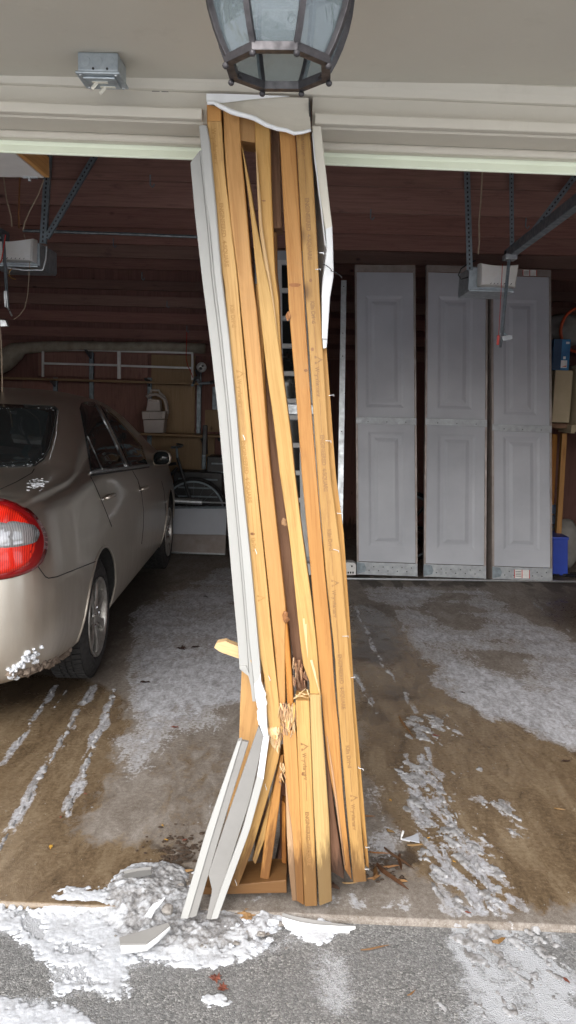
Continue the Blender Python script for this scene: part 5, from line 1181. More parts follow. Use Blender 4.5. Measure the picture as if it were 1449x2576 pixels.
obj('release_cord', MB().tube([P(1264,665,4.88), P(1259,760,4.87), P(1254,848,4.85)], .002, 5).mesh(), M['red'], ro)
obj('release_handle', MB().bar(P(1254,843,4.85), P(1252,868,4.85), .009, .016).mesh(.003), M['red'], ro)
obj('trolley', MB().box((xr-.05, 4.86, rz-.05), (xr+.02, 4.95, rz-.02)).mesh(.004), M['strap'], ro)
def hang(o, x0, y0, x1, y1, Y, wd=.034, Y2=None): perforated(P(x1, y1, Y2 or Y), P(x0, y0, Y), wd, o)
hang(ro, 1172, 330, 1182, 680, 5.03, .036); hang(ro, 1286, 330, 1288, 625, 5.02, .026)
hang(ro, 1560, 295, 1330, 597, 4.98, .034); 
obj('power_cable', MB().tube([P(x, y, 5.06) for x, y in ((1196,655),(1176,664),(1160,676),(1153,692),(1160,702),(1176,698),(1190,688),(1204,672))], .004, 6).mesh(), M['black'], ro)
def cord(name, pts, Y, r, mat, label, cat, parent=None):
    me = MB().tube([P(x, y, Y) for x, y in pts], r, 5).mesh(); o = obj(name, me, M[mat], parent)
    if parent is None: tag(o, label, cat)
    return o
cord('hanging_cord', [(1216,300),(1214,420),(1210,500),(1205,560),(1206,605),(1203,640)], 5.0, .005, 'cord', 'beige twisted cord hanging from the joists to the opener near the stored sections', 'cord')
lo_, Yl, bl = opener('milky white garage door opener above the car with a bent grey arm', P(45, 640, 5).x, -1, [(-30,608),(92,603),(90,662),(-25,660)])
hang(lo_, 124, 330, 107, 612, 5.02, .040); hang(lo_, 250, 370, 116, 598, 5.01, .032)
a = P(8, 590, 4.9); b = P(19, 775, 4.88)
obj('trolley_arm', MB().bar(a, b, .018, .008).mesh(.001), M['steeldark'], lo_)
obj('arm_foot', MB().bar(P(14,732,4.88), P(16,772,4.88), .010, .02).bar(P(19,772,4.88), P(30,795,4.87), .008, .008).mesh(.001), M['steel'], lo_)
obj('door_bracket', MB().prism([P(x, y, 4.86) for x, y in ((-10,803),(14,806),(19,820),(-10,822))], (0, .03, 0)).mesh(.001), M['steel'], lo_)
xl_ = P(4, 585, 4.95).x; obj('rail', MB().bar((xl_, 2.62, 2.47), (xl_, 5.02, 2.44), .045, .055).mesh(.003), M['steeldark'], lo_)
obj('release_cord', MB().tube([P(14,590,4.87), P(4,655,4.87), P(-8,672,4.87)], .003, 5).mesh(), M['red'], lo_)
obj('loop_cable', MB().tube([P(x, y, 5.0) for x, y in ((60,590),(70,620),(75,660),(73,690),(70,740),(62,775),(50,792),(34,804))], .0025, 5).mesh(), M['cord'], lo_)
obj('wire_tray', MB().tube([P(x, y, 4.98) for x, y in ((118,620),(116,650),(110,674),(108,680),(60,680),(20,674))], .006, 6).mesh(), M['steel'], lo_)
obj('yellow_wire', MB().tube([P(x, y, 4.96) for x, y in ((30,675),(23,684),(23,693),(30,700),(40,703))], .0022, 5).mesh(), M['leafy'], lo_)
for pts, lb in (([(8,440),(16,500),(28,545),(30,570)], 'thin beige cord sagging from the overhead panel'), ([(50,440),(48,500),(47,540),(48,575)], 'dark brown twisted cord hanging straight down under the overhead panel'), ([(110,452),(96,490),(75,530),(62,560),(58,580)], 'pale cord running from the corner of the overhead panel to the opener')):
    cord('hanging_cord', pts, 4.6, .004 if 'dark' not in lb else .005, 'cord' if 'dark' not in lb else 'wetwood', lb, 'cord')
# raised white panel over the left bay
z_ = 2.30
def Sz(x, y, z): d = ray(x, y); k = (z-CAM_H)/d.z; return CP + d*k
rp = thing('overhead_panel', 'white overhead panel with brown wooden edge hanging above the car', 'overhead panel', (-1.9, 2.9, 2.3))
pn, pf = Sz(66, 386, z_), Sz(111, 448, z_)
obj('panel', boxmesh((-3.2, 2.62, z_), (pf.x-.001, pf.y, z_+.018), .002), M['white_plastic'], rp)
cyl_wood('edge_board', (pf.x+.0005, 2.60, z_+.002), (pf.x+.02, pf.y+.002, z_+.075), M['pine2'], rp)
obj('latch', MB().tube([(pf.x-.05, pf.y-.012, z_-.016), (pf.x-.05, pf.y-.012, z_)], .006, 8).bar((pf.x-.075, pf.y-.012, z_-.003), (pf.x-.02, pf.y-.012, z_-.003), .01, .005).mesh(), M['steel'], rp)

ph = MB().tube([P(58, 580, 6.2), P(300, 588, 6.2), P(600, 600, 6.2)], .012, 8).mesh(); tag(obj('ceiling_pipe', ph, M['steeldark']), 'thin grey pipe running across the dark ceiling above the car', 'pipe')
for i, (x, y, Yk) in enumerate(((285,618,5.75),(357,701,6.45),(420,771,7.15),(470,833,7.85),(378,465,4.35),(932,548,5.05),(1322,570,5.05))):
    p = P(x, y, Yk); hk = MB().tube([p + Vector((0, 0, .05)), p, p + Vector((.012, 0, -.012)), p + Vector((.022, 0, .004))], .004, 6).mesh()
    tag(obj('ceiling_hook', hk, M['steeldark']), ['small hook under the joist above the car, %s of the row' % s for s in ('nearest', 'second', 'third', 'farthest')][i] if i < 4 else ('small hook high on the joist above the white opener over the car', 'small grey hook hanging from the joist above the first stored section', 'bent grey hook on the joist beside the right opener brace')[i-4], 'hook', 'hooks under the joists')

# ---- back wall, left bay
YW = YB - .002
for i, (x0, x1, y0, y1, m_) in enumerate(((380,492,880,1087,'ply'),(355,540,1100,1240,'ply'),(515,560,1032,1086,'ply'),(-200,60,960,1250,'darkwood'),(62,140,960,1250,'darkwood'),(150,228,965,1260,'darkwood'),(238,372,965,1260,'darkwood'),(96,235,868,945,'darkwood'),(240,372,870,950,'darkwood'))):
    a, b = P(x0, y1, YW-.02), P(x1, y0, YW-.02)
    obj('wall_panel', boxmesh((a.x, YW-.022 - .0007*i, a.z), (b.x, YW-.0005, b.z), .002), M[m_], bw, Matrix.Translation((a.x, YW, a.z)))
for i, (x, y0, y1) in enumerate(((144,950,1240),(233,880,1250),(376,950,1250),(500,930,1090),(513,1098,1180))):
    a, b = P(x, y1, YW-.03), P(x, y0, YW-.03); o = thing('shelf_standard', ['dark metal shelf upright nearest the overhead opener', 'dark metal shelf upright behind the middle of the car roof', 'metal shelf upright directly behind the beige tub', 'dark upright beside the round white lamp', 'short dark upright below the lower shelf by the post'][i], 'shelf upright', (a.x, YW, a.z), 'shelf uprights on the back wall')
    obj('channel', boxmesh((a.x-.022, YW-.062, a.z), (a.x+.022, YW-.026, b.z), .003), M['steeldark'], o)
    obj('bracket', MB().prism([(a.x-.01, YW-.063, b.z-.02), (a.x-.01, YW-.30, b.z-.01), (a.x-.01, YW-.063, b.z-.10)], (.02, 0, 0)).mesh(), M['steeldark'], o)
def shelf(label, x0, y0, x1, y1):
    a, b = P(x0, y0, YW-.33), P(x1, y1, YW-.33)
    o = cyl_wood('wall_shelf', (a.x, YW-.33, (a.z+b.z)/2-.022), (b.x, YW-.066, (a.z+b.z)/2), M['ply'], None); tag(o, label, 'shelf'); return (a.z+b.z)/2
zs1 = shelf('long brown wall shelf carrying the white frame behind the car', -150, 950, 503, 956)
zs2 = shelf('lower brown wall shelf carrying the beige tub behind the car', 335, 1090, 600, 1096)
# roll of carpet pad on the frame
pts = [(-120,950),(-40,932),(10,908),(40,884),(60,876),(120,872),(200,871),(300,873),(400,873),(515,877)]
rr_ = [.10,.11,.115,.10,.062,.055,.052,.052,.054,.052]
o = obj('padding_roll', MB().tube([P(x, y, 8.42) for x, y in pts], rr_, 14).mesh(), M['roll'], smooth=True); tag(o, 'long beige roll of carpet padding drooping over the white frame', 'roll')
obj('roll_end', MB().lathe([(.0, .001), (.012, .001), (.013, .004), (.03, .002), (.031, .005), (.05, .0)], Matrix.Translation(P(516, 877, 8.42)) @ Matrix.Rotation(R(90), 4, 'Y'), 20).mesh(), M['cord'], o)
# white frame
wf = thing('bed_rail', 'white painted two-bay metal frame standing on the upper back shelf', 'frame', P(300, 950, 8.40))
Yw = 8.40
def fbar(x0, y0, x1, y1, wd=.022): obj('frame_bar', MB().bar(P(x0, y0, Yw), P(x1, y1, Yw), wd, .02, (0, 1, 0)).mesh(.002), M['white_plastic'], wf)
fbar(108,878,108,948); fbar(110,878,297,882); fbar(110,914,297,919); fbar(299.5,880,299.5,953,.036); fbar(304,883,486,888); fbar(304,920,485,926); fbar(484,889,484,956)
# beige tub with upturned crate
tb = thing('storage_tub', 'beige plastic tub with carrying handle and crate stacked inside on the lower shelf', 'tub', P(388, 1088, 8.36))
q = lambda x, y, Y=8.30: P(x, y, Y)
def taper(px, d, me=None): return MB().prism([q(*p) for p in px], (0, d, 0))
obj('bin', taper([(363,1089),(411,1089),(414,1056),(360,1056)], .16).mesh(.006), M['beige'], tb)
obj('bin_rim', MB().prism([q(x, y, 8.285) for x, y in ((358,1055),(415,1055),(417,1035),(356,1035))], (0, .19, 0)).mesh(.008), M['beige'], tb)
for x in (372, 402): obj('rim_tab', MB().prism([q(x-4, 1053, 8.283), q(x+4, 1053, 8.283), q(x+4, 1037, 8.283), q(x-4, 1037, 8.283)], (0, -.008, 0)).mesh(.002), M['beige'], tb)
obj('crate', taper([(367,1034),(404,1034),(401,1006),(372,1003)], .12).mesh(.008), M['beige'], tb)
obj('crate_grip', MB().prism([q(375,1010,8.296), q(396,1011,8.296), q(396,1006,8.296), q(375,1005,8.296)], (0, .003, 0)).mesh(.001), M['stile'], tb)
obj('handle', MB().tube([q(x, y, 8.38) for x, y in ((420,1040),(418,1018),(414,1004),(404,996),(392,992),(378,994),(370,1000))], .016, 8).tube([q(x, y, 8.42) for x, y in ((423,1040),(420,1012),(413,996),(402,988),(400,982),(382,981),(378,990),(368,998))], .012, 8).mesh(), M['beige'], tb)
# round lamp
pl = P(507, 924, 8.35); lp = thing('clamp_lamp', 'round white clamp lamp with dark hub beside the end of the upper shelf', 'lamp', pl)
Mx = Matrix.Translation(pl) @ Matrix.Rotation(R(90), 4, 'X')
obj('reflector', MB().lathe([(0, -.03), (.03, -.03), (.048, .0), (.052, .004), (.052, .0), (.03, -.036)], Mx, 28).mesh(), M['white_plastic'], lp)
obj('hub', MB().lathe([(0, .006), (.014, .004), (.016, -.03)], Mx @ Matrix.Translation((-.012, -.012, 0)), 14).mesh(), M['black'], lp); obj('hub', MB().lathe([(0, .006), (.010, .004), (.012, -.03)], Mx @ Matrix.Translation((.008, .014, 0)), 14).mesh(), M['black'], lp)
cord('red_cord', [(470,835),(469,870),(468,900),(472,920),(480,935),(485,950)], 8.30, .004, 'red', 'thin red cord dangling in front of the white frame', 'cord')
cord('thin_cord', [(-2,800),(3,860),(5,930),(6,1000)], 4.8, .004, 'cord', 'thin tan cord hanging at the picture edge above the car roof', 'cord')
o = obj('grey_board', boxmesh((P(535,1030,8.5).x, 8.45, P(535,1030,8.5).z), (P(600,985,8.5).x, 8.47, P(600,975,8.5).z), .004), M['steeldark']); tag(o, 'dull grey board propped above the lower shelf beside the post', 'board')
# cabinet / panels leaning low behind the car
lp2 = thing('leaning_panel', 'pale grey panel leaning against clutter on the floor beyond the car', 'panel', G(500, 1393))
a, b = P(431, 1393, 7.42), P(566, 1393, 7.42); c, d = P(436, 1280, 7.62), P(571, 1280, 7.62)
for p in (a, b): p.z = .02
cc = [a, b, c, d]
obj('upper_face', ubox(cc, 0, .43, 1, 1, -.03, 0).mesh(.002), M['door_panel'], lp2); obj('lower_face', ubox(cc, 0, .03, 1, .428, -.03, -.004).mesh(.002), M['stile'], lp2); obj('bottom_rail', ubox(cc, 0, .0, 1, .028, -.03, .006).mesh(.002), M['steel'], lp2); obj('top_rail', ubox(cc, 0, 1.001, 1.0, 1.06, -.05, .0).mesh(.003), M['steeldark'], lp2)
tag(obj('chrome_bar', MB().tube([P(508, 1263, 7.4), P(590, 1266, 7.4)], .007, 8)  .tube([P(440,1259,7.42), P(508,1263,7.42)], .026, 10).mesh(), M['steel']), 'dark grip with a thin chrome bar above the leaning grey panel', 'bar')
# dark clutter on the back bench
for i, (x0, x1, y0, y1, Yk, lb) in enumerate(((436,560,1262,1190,8.2,'low black tool chest standing beyond the leaning panel'),(520,580,1190,1150,8.3,'small black tool case on the chest beside the post'))):
    a, b = P(x0, y0, Yk), P(x1, y1, Yk); o = thing('tool_chest', lb, 'tool chest', ((a.x+b.x)/2, Yk, 0))
    z0 = .0 if i == 0 else a.z
    obj('chest_body', boxmesh((a.x, Yk, z0), (b.x, Yk+.3, b.z), .01), M['black'], o)
    for k in range(3): obj('drawer_pull', boxmesh((a.x+.05, Yk-.014, b.z-.08-.09*k), (b.x-.05, Yk-.001, b.z-.065-.09*k)), M['steeldark'], o)
# ---- right side of the right bay
q = lambda x, y, Y=7.05: P(x, y, Y)
cb = thing('cardboard_box', 'tall tan cardboard box on a ledge at the right edge', 'box', q(1415, 1085))
ax_, az = q(1390,1062), q(1500, 925)
obj('carton', boxmesh((q(1388,1060).x, 7.05, q(1388,1062).z), (q(1437,1000).x, 7.55, q(1437,932).z), .006), M['card'], cb)
cb2 = thing('cardboard_box', 'cream cardboard carton with lower flap hanging beside the tan box', 'box', q(1440, 1085))
obj('carton', boxmesh((q(1439,1060).x, 6.95, q(1430,1085).z), (2.93, 7.5, q(1437,918).z), .006), M['card'], cb2)
obj('flap', boxmesh((q(1428,1060).x, 6.94, q(1430,1089).z), (q(1438,1060).x-.002, 7.3, q(1430,1068).z), .003), M['card'], cb2)
lg = cyl_wood('wall_ledge', (q(1387,1062).x, 7.06, q(1388,1064).z-.045), (2.948, 7.5, q(1388,1064).z-.003), M['oldwood'], None); tag(lg, 'rough wooden ledge under the cardboard boxes at the right wall', 'ledge')
bb_ = thing('blue_carton', 'blue printed carton with white label standing on the tan box', 'box', q(1410, 930, 6.95))
zt_ = q(1437,932).z
x0_, x1_, x2_ = q(1391,900,7.06).x, q(1411,900,7.06).x, q(1433,900,7.06).x
obj('carton', boxmesh((x0_, 7.06, zt_+.001), (x2_, 7.34, zt_+.265), .003), M['bluebox'], bb_)
obj('dark_side', boxmesh((x0_+.002, 7.057, zt_+.003), (x1_, 7.0597, zt_+.263)), simple('dark_blue_print', (.012, .05, .12), None, 5, .5), bb_)
obj('label', boxmesh((x1_+.003, 7.0565, zt_+.02), (x2_-.02, 7.0597, zt_+.085)), M['paper'], bb_); obj('label', boxmesh((x1_+.02, 7.0565, zt_+.095), (x2_-.035, 7.0597, zt_+.118)), M['paper'], bb_)
obj('print_band', boxmesh((x1_+.035, 7.0565, zt_+.225), (x2_-.012, 7.0597, zt_+.243)), M['white_plastic'], bb_)
obj('label_picture', MB().prism([(x1_+.01, 7.056, zt_+.03), (x2_-.024, 7.056, zt_+.03), (x2_-.024, 7.056, zt_+.05), (x1_+.05, 7.056, zt_+.042)], (0, -.0008, 0)).mesh(), M['orange'], bb_)
hc = q(1462, 828, 7.2)
hose = MB()
for k in range(2): hose.tube([hc + Vector((.16*math.cos(a*.2+.2), .02*k + .003*a, .19*math.sin(a*.2+.2))) for a in range(33)], .011, 7)
tag(obj('hose_coil', hose.mesh(), M['orange'], smooth=True), 'orange hose coiled above the cardboard boxes at the right edge', 'hose')
tag(obj('dark_bundle', lump(q(1425, 830, 7.45), .22, (1.3, .6, .7), .4, 5, 3, 4), M['greybag'], smooth=True), 'dull grey bundle stuffed behind the orange hose', 'bundle')
for lb, x0, y0, x1, y1, Yk in (('leaning orange-brown timber prop under the cardboard boxes', 1418, 1090, 1405, 1318, 7.2), ('narrow brown stud just beyond the third door section', 1394, 1092, 1387, 1230, 7.4)):
    a, b = P(x1, y1, Yk), P(x0, y0, Yk); a = b + (a-b)*(b.z/max(.01, b.z-a.z))*.995; ax = (b-a).normalized(); cmid = (a+b)/2
    xx = ax.cross(Vector((0, 1, 0))).normalized(); yy = ax.cross(xx); Mx = Matrix(((xx.x,yy.x,ax.x,cmid.x),(xx.y,yy.y,ax.y,cmid.y),(xx.z,yy.z,ax.z,cmid.z),(0,0,0,1)))
    tag(obj('timber_prop', MB().bar(a, b, .045, .06, (0, 1, 0)).mesh(.003), M['pine2'], None, Mx), lb, 'timber')
bn = thing('storage_bin', 'bright blue plastic bin standing on the floor at the right', 'bin', G(1410, 1438))
zz0 = .02
b0, b1 = P(1391, 1436, 7.0), P(1430, 1433, 7.0); t0, t1 = P(1389, 1350, 7.0), P(1427, 1351, 7.0)
obj('bin_body', MB().add([(b0.x, 7.0, zz0), (b1.x, 7.0, zz0), (b1.x, 7.3, zz0), (b0.x, 7.3, zz0), (t0.x, 6.98, t0.z), (t1.x, 6.98, t0.z), (t1.x, 7.32, t0.z), (t0.x, 7.32, t0.z)], [(3,2,1,0),(0,1,5,4),(1,2,6,5),(2,3,7,6),(3,0,4,7),(4,5,6,7)]).mesh(.006), M['blue'], bn)
obj('bin_rim', boxmesh((t0.x-.008, 6.97, t0.z-.022), (t1.x+.008, 7.33, t0.z+.004), .006), M['blue'], bn)
st_ = thing('jug_stack', 'stack of pale blue jugs behind the blue bin', 'jugs', P(1398, 1345, 7.35))
for k in range(3):
    a = P(1384, 1345-26*k, 7.36); b = P(1405, 1321-26*k, 7.36); obj('jug', boxmesh((a.x, 7.36, a.z), (b.x, 7.5, b.z-.006), .012), simple('hazy_blue_jug', (.14, .22, .34), None, 9, .3) if k == 0 else bpy.data.materials['hazy_blue_jug'], st_)
tag(obj('grey_sack', lump(P(1415, 1370, 7.36) , .24, (.62, .5, 1.0), .2, 4, 3, 9), M['greybag'], smooth=True), 'slumped grey sack behind the blue bin', 'sack')
o = obj('floor_clutter', join([MB().tube([G(1392+i*14, 1447-4*(i % 2), .02), G(1412+i*17, 1444+3*(i % 3), .03), G(1440+i*12, 1450-5*(i % 2), .02)], .012, 6).mesh() for i in range(4)]), M['black']); tag(o, 'dark tangled hose lying on the floor by the blue bin', 'hose')
# the wood strip lit behind the section tops

# ================================================================== snow, slush and litter
def zbase(Y): return np.where(Y > YF, 0.0, DZ)
def snowfield(name, xs, ys, cover, height, dirt, mat, label, step=9):
    X, Y = np.meshgrid(xs, ys); keep = cover > 0
    s = sm(cover, 0, .30); zb_ = zbase(Y); Z = np.maximum(blur(zb_, step), zb_ - .012) + np.where(keep, .0008 + height*s, -.004)
    o = obj(name, grid_mesh(xs, ys, Z, keep, dict(dirt=np.clip(dirt, 0, 1))), mat, None, smooth=True, kind='stuff'); o['label'] = label; o['category'] = 'snow'; return o
xs = np.arange(-1.45, 1.0, .0032); ys = np.arange(1.6, 2.75, .0032); X, Y = np.meshgrid(xs, ys); px, py = proj(X, Y, zbase(Y))
w1 = fbm(X*14, Y*14, 4, 41)-.5; w2 = fbm(X*14, Y*14, 4, 42)-.5; qx, qy = px + 70*w1, py + 46*w2
main = MAIN
hole = [[(130,2372),(238,2378),(245,2408),(150,2406)], [(30,2290),(120,2300),(130,2345),(60,2352)], [(130,2430),(210,2430),(230,2470),(150,2480)]]
fine = fbm(X*95, Y*95, 4, 47); mid = fbm(X*34, Y*34, 5, 43); clod = fbm(X*30, Y*30, 3, 46)
soft = px_soft(qx, qy, main, 5)
cov = soft*1.15 - .9*px_soft(qx, qy, hole, 4) + 1.3*(mid-.5) - .46 + 1.7*(fine-.5)
cov = cov - .7*(1 - sm(soft, .02, .35))
hgt = .0012 + .0028*mid + .0035*fine*sm(soft, .4, 1)
pile = px_soft(px + 30*w1, py + 20*w2, [[(290,2215),(325,2178),(400,2172),(452,2176),(478,2240),(520,2300),(620,2312),(690,2305),(720,2320),(690,2345),(560,2382),(450,2395),(330,2370),(275,2300)]], 8)
ridge = 1-np.abs(2*clod-1)*1.6
hgt = hgt + pile*(.005 + .020*np.clip(ridge, 0, 1)*fbm(X*11, Y*11, 3, 49) + .007*np.clip(fine-.35, 0, 1) + .020*np.clip(mid-.42, 0, 1))
cov = np.maximum(cov, pile*1.3 - .45 + .9*(mid-.5))
dirt = pile*(.40 + 1.0*sm(fine*.45+mid*.55, .56, .42)) + .45*sm(fbm(X*9, Y*9, 4, 48), .45, .65)*pile + .10 + .25*sm(mid, .5, .35)  # soiling of the heap, and its crevices darkened as painted shade
snowfield('snow', xs, ys, cov, hgt, dirt, M['snow'], 'patchy trodden snow and dirty clods around the foot of the post')

# slush ridges left by the tyres
xs = np.arange(-1.75, 1.75, .0048); ys = np.arange(1.6, 5.2, .0048); X, Y = np.meshgrid(xs, ys); px, py = proj(X, Y, zbase(Y))
def wl(pts, z=0): return [tuple(G(x, y, z)[:2]) for x, y in pts]
cov = np.full(X.shape, -1.0); hg = np.zeros(X.shape)
nz1 = fbm(X*38, Y*38, 4, 51); nz2 = fbm(X*11, Y*11, 4, 52)
for pts, wd, a in TRACKS_L + TRACKS_R:
    d, al = segdist(X + .016*(nz2-.5), Y, wl(pts)); c = a*(1 - d/(wd*.55)) - .68 + 1.9*(nz1-.5) + .7*(nz2-.5); cov = np.maximum(cov, c); hg = np.maximum(hg, np.where(d < wd*1.3, .0045*np.clip(1-d/wd, .1, 1)*(.3+1.2*nz1), 0))
qx, qy = px + 60*(fbm(X*16, Y*16, 4, 53)-.5), py + 40*(fbm(X*16, Y*16, 4, 54)-.5)
band = px_soft(qx, qy, BAND, 2)
# stretched along the track
th_ = R(24); U = X*math.cos(th_) + Y*math.sin(th_); V = -X*math.sin(th_) + Y*math.cos(th_)
lace = fbm(U*34, V*15, 5, 55); c2_ = band*.8 - .92 + 2.6*(lace-.48) + 1.3*(fbm(U*75, V*55, 4, 59)-.5)
cov = np.maximum(cov, np.where(band > .15, c2_, -1)); hg = np.maximum(hg, band*(.0012 + .0055*fbm(U*45, V*25, 5, 56)))
spk = fbm(X*60, Y*60, 3, 57); zone = px_soft(px, py, [[(880,1830),(1449,1900),(1449,2576),(900,2576)], [(150,1950),(420,1850),(420,2130),(100,2240)]], 6); c3_ = (spk-.86)*3*zone*(np.abs(Y-YF) > .035) + .5*(nz2-.70); cov = np.maximum(cov, np.where((zone > .2) & (np.abs(Y-YF) > .035), c3_, -1)); hg = np.maximum(hg, zone*.004)
cov = np.where((np.abs(Y-YF) < .03) & (band < .75), -1, cov)
hg = np.where(Y < YF, hg*.45, hg*.8); cov = np.where(Y < YF, cov - .22 + .6*(fbm(X*110, Y*110, 3, 60)-.55), cov)
snowfield('slush', xs, ys, cov, hg + .002*nz1, .15 + .85*sm(nz1*.5 + fbm(X*90, Y*90, 2, 58)*.5, .62, .40), M['ice'], 'grey slush ridges pressed by tyres across the slab and driveway')

# loose clods round the pile
rs = random.Random(11); lm = []
for k in range(150):
    x, y = rs.uniform(290, 720), rs.uniform(2195, 2400)
    if rs.random() < .35: x, y = rs.uniform(540, 700), rs.uniform(2290, 2345)
    p = G(x, y, DZ if y > 2240 else 0); lm.append(lump(p + Vector((0, 0, .004 + rs.random()*.010)), rs.uniform(.003, .011), (1.2, 1, .5), .7, 8, 2, k))
o = obj('snow_clods', join(lm[:85]), M['snow'], None, kind='stuff'); o['label'] = 'loose white snow clods in the heap left of the post'; o['category'] = 'snow'
dm = simple('dirty_grey_ice', (.30, .28, .26), (.13, .115, .10), 40, .55)
o = obj('ice_clods', join(lm[85:]), dm, None, kind='stuff'); o['label'] = 'dirty grey ice lumps in the heap left of the post'; o['category'] = 'ice'
# dry grit on the slab and the driveway
lm = []
for k in range(240):
    x, y = rs.uniform(0, 1449), rs.uniform(1900, 2570)
    p = G(x, y, DZ if y > 2295 else 0); lm.append(lump(p + Vector((0, 0, .0015)), rs.uniform(.0010, .0024), (1, 1, .6), .3, 6, 1, k))
o = obj('grit', join(lm), simple('pale_grit', (.30, .28, .25), (.2, .19, .17), 300, .8), None, kind='stuff'); o['label'] = 'fine pale grit scattered over slab and driveway'; o['category'] = 'grit'
lm = []
for k in range(170):
    x, y = rs.gauss(450, 38), rs.gauss(2135, 20)
    if k % 3 == 0: x, y = rs.gauss(965, 30), rs.gauss(2185, 18)
    p = G(x, y, 0); lm.append(lump(p + Vector((0, 0, .003)), rs.uniform(.002, .008), (1.4, 1, .5), .5, 6, 1, k))
o = obj('leaf_mulch', join(lm), simple('dark_leaf_mulch', (.07, .042, .025), (.03, .02, .013), 200, .85), None, kind='stuff'); o['label'] = 'dark crumbled leaf mulch on both sides of the post foot'; o['category'] = 'mulch'

# cladding fragments lying in the snow
def shard(name, pts, z, mat, label, cat, th=.006, tilt=(0, 0), parent=None, fold=None):
    """pts: outline seen from the camera, lying about z above the ground; tilt lifts the far and right sides"""
    w_ = [G(x, y, z) for x, y in pts]; c = sum(w_, Vector())/len(w_)
    for p in w_:
        up = (p.y-c.y)*tilt[0] + (p.x-c.x)*tilt[1]
        d = (p - CP); k = (z+up-CAM_H)/d.z; p[:] = CP + d*k
    o = obj(name, MB().prism(w_, (0, 0, -th)).mesh(.0006), M[mat], parent)
    if parent is None: tag(o, label, cat)
    return o
s = shard('cladding_shard', cv(k7, [(600,1320),(700,1290),(845,1245),(853,1258),(790,1310),(735,1350),(605,1352)]), .03, 'pvcgrey', 'broken grey cladding piece with white edge lying flat on the snow', 'cladding shard', .008, (.25, 0))
shard('white_edge', cv(k7, [(606,1353),(736,1351),(792,1311),(854,1259),(856,1266),(800,1325),(740,1372),(610,1388)]), .022, 'pvc', '', '', .01, (.25, 0), s)
s = shard('cladding_shard', cv(k7, [(695,1262),(768,1152),(800,1140),(830,1114),(812,1142),(778,1180),(735,1276)]), .035, 'pvc', 'thin bright white cladding splinter sticking up from the snow heap', 'cladding shard', .006, (.9, .2))
s = shard('cladding_shard', cv(k7, [(624,985),(700,970),(760,964),(764,990),(700,1004),(632,1024)]), .055, 'pvcgrey', 'short grey cladding offcut half buried at the back of the heap', 'cladding shard', .01, (1.2, 0))
s = shard('cladding_sliver', cv(c5, [(818,1962),(900,1985),(1010,2005),(1150,2028),(1320,2052),(1200,2050),(1050,2040),(940,2024),(870,2004),(815,1990)]), -.002, 'pvcgrey', 'long curved white-edged cladding sliver on the asphalt before the post', 'cladding shard', .008, (.4, 0))
shard('white_edge', cv(c5, [(814,1990),(870,2006),(942,2026),(1052,2042),(1202,2052),(1318,2053),(1280,2066),(1275,2090),(1130,2095),(1000,2092),(900,2082),(840,2050),(818,2018)]), -.008, 'pvc', '', '', .01, (.5, 0), s)
p = G(*c5(725, 2020), -.02); tag(obj('foam_chunk', lump(p, .040, (1.15, .8, .5), .5, 5, 3, 3), M['snow']), 'crumbled white chunk lying beside the pale wood chip at the post foot', 'chunk')
p = G(*c5(575, 1985), -.015); tag(obj('wood_chip', lump(p, .034, (1.25, .7, .45), .5, 5, 3, 8), M['fresh']), 'large pale splintered wood chip on the snow before the sill', 'wood chip')
p = G(*c5(470, 1955), -.01); tag(obj('foam_chunk', lump(p, .018, (1, .8, .6), .5, 5, 2, 5), M['pvc']), 'small white crumb stuck below the leaning casing foot', 'chunk')
for x, y, r_, lb in ((135,2085,.013,'rounded white snow lump nearest the two casing feet'), (170,2075,.010,'small white lump just right of the rounded one by the casing feet'), (218,2085,.017,'larger white lump between the casing foot and the wood chip')):
    p = G(*c5(x, y), -.02); tag(obj('snow_lump', lump(p, r_, (1, 1, 1), .25, 5, 2, int(x)), M['snow']), lb, 'snow lump', 'lumps by the casing feet')
p = G(*k7(845, 1178), .03); tag(obj('mud_lump', lump(p, .018, (1, 1, .9), .3, 5, 2, 31), dm), 'brownish ice lump on the snow heap near the casing foot', 'ice lump')
# splinters and sticks
def stick(fn, x0, y0, x1, y1, wd, mat, label, z=0.004, cat='splinter', grp='splinters around the post'):
    a, b = G(*fn(x0, y0), z), G(*fn(x1, y1), z + .004)
    t = (b-a).normalized(); u = t.cross(Vector((0, 0, 1))).normalized(); v = []
    for s, k in ((0, .6), (.3, 1), (.7, .8), (1, .15)):
        pm = a + (b-a)*s + u*wd*.3*math.sin(s*5); v += [pm + u*wd*k/2, pm + Vector((0, 0, wd*.5*k)), pm - u*wd*k/2, pm - Vector((0, 0, wd*.25*k))]
    f = [(0,1,2,3), (15,14,13,12)] + [(i*4+q, i*4+(q+1) % 4, i*4+4+(q+1) % 4, i*4+4+q) for i in range(3) for q in range(4)]
    Mx = Matrix.Translation(a) @ t.to_track_quat('Z', 'Y').to_matrix().to_4x4()
    return tag(obj('splinter', MB().add(v, f).mesh(), M[mat], None, Mx), label, cat, grp)
stick(k8, 485, 868, 632, 978, .013, 'wetwood', 'dark brown splinter pointing away from the post foot on the right')
stick(k8, 448, 950, 600, 1082, .020, 'wetwood', 'thickest dark splinter nearest the post foot on the right')
stick(k8, 562, 900, 566, 982, .012, 'wetwood', 'short upright-lying brown splinter crossing the dark ones')
stick(k8, 408, 890, 515, 900, .008, 'pine2', 'thin tan splinter lying level beside the post foot')
stick(k8, 600, 857, 682, 855, .011, 'pine3', 'pale straw-coloured splinter beside the bent plastic scrap')
stick(k8, 498, 776, 536, 796, .014, 'pine3', 'short pale chip on the frosty slab right of the post')
stick(k8, 430, 1028, 448, 962, .018, 'pine2', 'orange chip standing against the corner of the post foot')
stick(k8, 480, 965, 560, 960, .010, 'pine2', 'tan sliver among the dark splinters')
